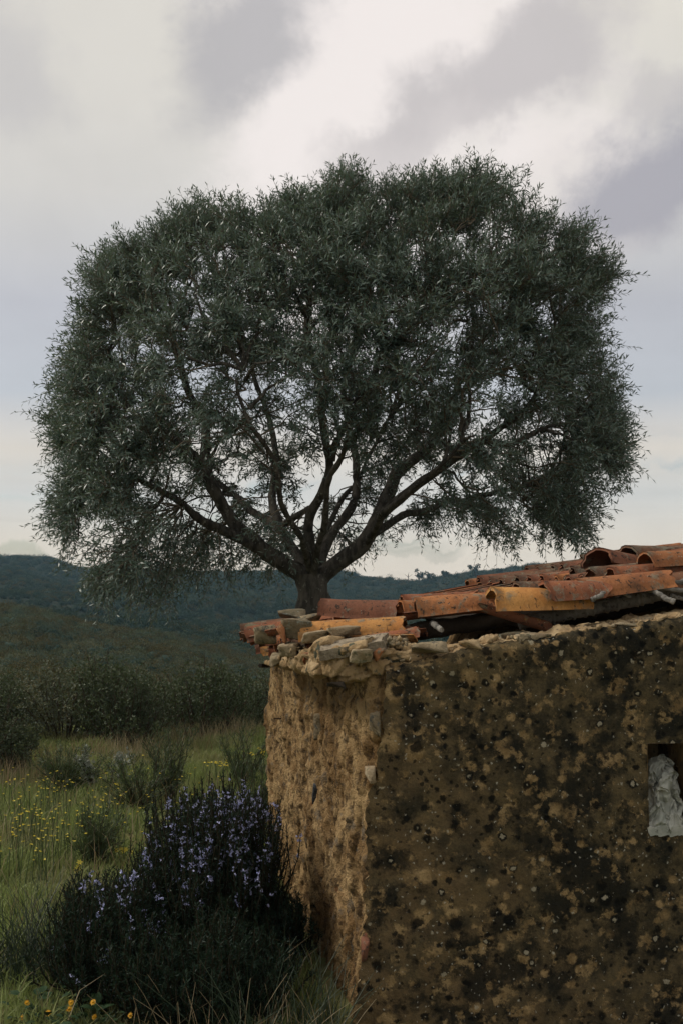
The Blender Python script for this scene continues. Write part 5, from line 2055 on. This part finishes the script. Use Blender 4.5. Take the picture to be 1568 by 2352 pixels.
def broom(name, x, y, d, h, n, spread, seed, label, group=None):
    rg = np.random.default_rng(seed)
    p = P(x, y, d)
    zg = gz1(p[0], d)
    e = empty(name, (p[0], d, zg))
    tag(e, label, 'plant', group)
    m = 7
    n = int(n * 1.7)
    a = rg.uniform(0, 6.28, n)
    rr = rg.uniform(0.1, 1, n) * spread
    tip = np.stack([p[0] + np.cos(a) * rr, d + np.sin(a) * rr, zg + h * rg.uniform(0.35, 1.0, n)], 1)
    bse = np.array([p[0], d, zg - 0.02]) + rg.normal(size=(n, 3)) * np.array([.03, .03, 0])
    t = np.linspace(0, 1, m)[None, :, None]
    path = bse[:, None] * (1 - t) + tip[:, None] * t + rg.normal(size=(n, m, 3)) * 0.035 * h * t
    v, f = tubes(path, np.linspace(0.005, 0.0015, m)[None].repeat(n, 0), 4)
    add('stems', mesh_np('stems', v, f, True, [M['shrubstem']]), e)
    K = 150
    tt = rg.uniform(0.25, 1, (n, K))
    si = np.minimum((tt * (m - 1)).astype(int), m - 2)
    fr = tt * (m - 1) - si
    I = np.arange(n)[:, None]
    pp = (path[I, si] * (1 - fr[..., None]) + path[I, si + 1] * fr[..., None]).reshape(-1, 3)
    pp = pp + rg.normal(size=pp.shape) * 0.016
    axd = unit(path[:, -1] - path[:, 2])[:, None].repeat(K, 1).reshape(-1, 3)
    v, f = leaf_quads(pp, axd + 0.6 * rdir(len(pp), rg), rdir(len(pp), rg), rg.uniform(.018, .045, len(pp)), rg.uniform(.003, .006, len(pp)))
    o = add('foliage', mesh_np('foliage', v, f, False, [M['broom']]), e)
    o['kind'] = 'stuff'


broom('broom_plant', 395, 1800, 8.6, 0.62, 16, 0.22, 1, 'upright green broom standing tallest in front of the thicket')
broom('broom_plant', 320, 1830, 8.4, 0.50, 18, 0.40, 2, 'spreading green broom leaning beside the upright one')
broom('broom_plant', 560, 1800, 9.4, 0.55, 14, 0.28, 3, 'thin green broom in the grass close to the side wall')
broom('broom_plant', 590, 1880, 7.6, 0.50, 14, 0.20, 4, 'green broom directly behind the tall rosemary')
broom('broom_plant', 150, 1800, 9.3, 0.40, 26, 0.40, 5, 'low dense broom bush at the foot of the dark thicket')
broom('broom_plant', 215, 1900, 6.9, 0.36, 14, 0.20, 6, 'small dark broom among the yellow flowers')


def rush(x, y, d, n, h, spread, seed, label, mat):
    rg = np.random.default_rng(seed)
    p = P(x, y, d)
    zg = gz1(p[0], d)
    m = 6
    a = rg.uniform(0, 6.28, n)
    rr = np.sqrt(rg.uniform(0, 1, n)) * spread
    bse = np.stack([p[0] + np.cos(a) * rr, d + np.sin(a) * rr, np.full(n, zg - 0.02)], 1)
    hh = rg.uniform(0.4, 1, n) * h
    ln_ = rg.normal(size=(n, 2)) * 0.25
    t = np.linspace(0, 1, m)[None, :, None]
    up = np.stack([ln_[:, 0] * hh, ln_[:, 1] * hh, hh], 1)
    path = bse[:, None] + up[:, None] * t + np.concatenate([ln_ * hh[:, None], np.zeros((n, 1))], 1)[:, None] * t ** 2
    v, f = tubes(path, np.linspace(0.0026, 0.0008, m)[None].repeat(n, 0), 3)
    o = add('rush_clump', mesh_np('rush_clump', v - np.array([p[0], d, zg]), f, True, [mat]))
    o.location = (p[0], d, zg)
    tag(o, label, 'plant')


def broadleaf(x, y, d, n, seed, label):
    rg = np.random.default_rng(seed)
    p = P(x, y, d)
    zg = gz1(p[0], d)
    e = empty('broadleaf_plant', (p[0], d, zg))
    tag(e, label, 'plant')
    for k in range(n):
        a = rg.uniform(0, 6.28); r = math.sqrt(rg.uniform(0, 1)) * 0.17
        L = rg.uniform(0.030, 0.060); W_ = L * rg.uniform(0.5, 0.7)
        b0 = np.array([p[0] + math.cos(a) * r, d + math.sin(a) * r, zg + rg.uniform(0.02, 0.10)])
        dr = unit(np.array([math.cos(a) + rg.normal() * .4, math.sin(a) + rg.normal() * .4, rg.uniform(0.1, 0.9)]))
        sd_ = unit(np.cross(dr, [0, 0, 1.0])); up = np.cross(sd_, dr)
        vv = []
        for t_, w_ in ((0, .05), (.2, .8), (.5, 1), (.8, .6), (1, .02)):
            c = b0 + dr * L * t_ - up * L * 0.35 * t_ ** 2
            vv += [c - sd_ * W_ * .5 * w_ + up * W_ * .12 * w_, c, c + sd_ * W_ * .5 * w_ + up * W_ * .12 * w_]
        add('leaf', mesh_np('leaf', np.array(vv), grid_faces(5, 3), True, [M['broadleaf']]), e)
    t_ = np.linspace(0, 1, 3)[None, :, None]
    a = rg.uniform(0, 6.28, 30); r = rg.uniform(0, .15, 30)
    tip = np.stack([p[0] + np.cos(a) * r, d + np.sin(a) * r, np.full(30, zg + 0.07)], 1)
    v, f = tubes(np.array([p[0], d, zg - .01])[None, None] * (1 - t_) + tip[:, None] * t_, np.full((30, 3), 0.002), 3)
    add('stems', mesh_np('stems', v, f, True, [M['stemgreen']]), e)


M['broadleaf'] = mat_simple('glossy_broad_leaf', (0.016, 0.036, 0.014), (0.030, 0.056, 0.024), scale=25, rough=0.6, bump=0.2, bscale=60, spec=0.12)
broadleaf(95, 2290, 4.35, 46, 1, 'low broad-leaved plant between the rush clump and the marigolds')
broadleaf(215, 2320, 4.25, 34, 2, 'small broad-leaved plant at the foot of the lower rosemary')
M['rush'] = mat_leaf('rush_stem', (0.016, 0.032, 0.015), (0.040, 0.062, 0.030), None, rough=0.5, transl=0.1)
rush(60, 2200, 4.9, 260, 0.42, 0.20, 1, 'dark green clump of rushes at the meadow corner by the marigolds', M['rush'])
rush(640, 2350, 4.15, 160, 0.34, 0.28, 2, 'thin wiry grass tuft against the foot of the side wall', M['rush'])
rush(480, 2360, 4.10, 45, 0.30, 0.30, 3, 'sparse dry tuft under the tall rosemary', M['straw'])
rush(690, 2350, 4.05, 26, 0.26, 0.20, 4, 'pale grass stalks at the hut corner', M['straw'])

# ------------------------------------------------------------------ air
def build_haze():
    x0, x1, y0, y1, z0, z1 = -660, 660, -310, 770, float(GZ.min()) - 1.0, float(GZ.max()) + 6
    v = np.array([(x, y, z) for x in (x0, x1) for y in (y0, y1) for z in (z0, z1)], float)
    f = np.array([(0, 1, 3, 2), (4, 6, 7, 5), (0, 4, 5, 1), (2, 3, 7, 6), (0, 2, 6, 4), (1, 5, 7, 3)])
    m, t, out = new_mat('pale_air')
    pv = t.node('ShaderNodeVolumePrincipled', {'Color': (0.45, 0.74, 1.0), 'Density': 0.00030})
    t.l.new(pv.outputs[0], out.inputs['Volume'])
    o = add('haze', mesh_np('haze', v, f, False, [m]))
    tag(o, 'thin bluish haze over the valley and far hills', 'haze', kind='stuff')


build_haze()
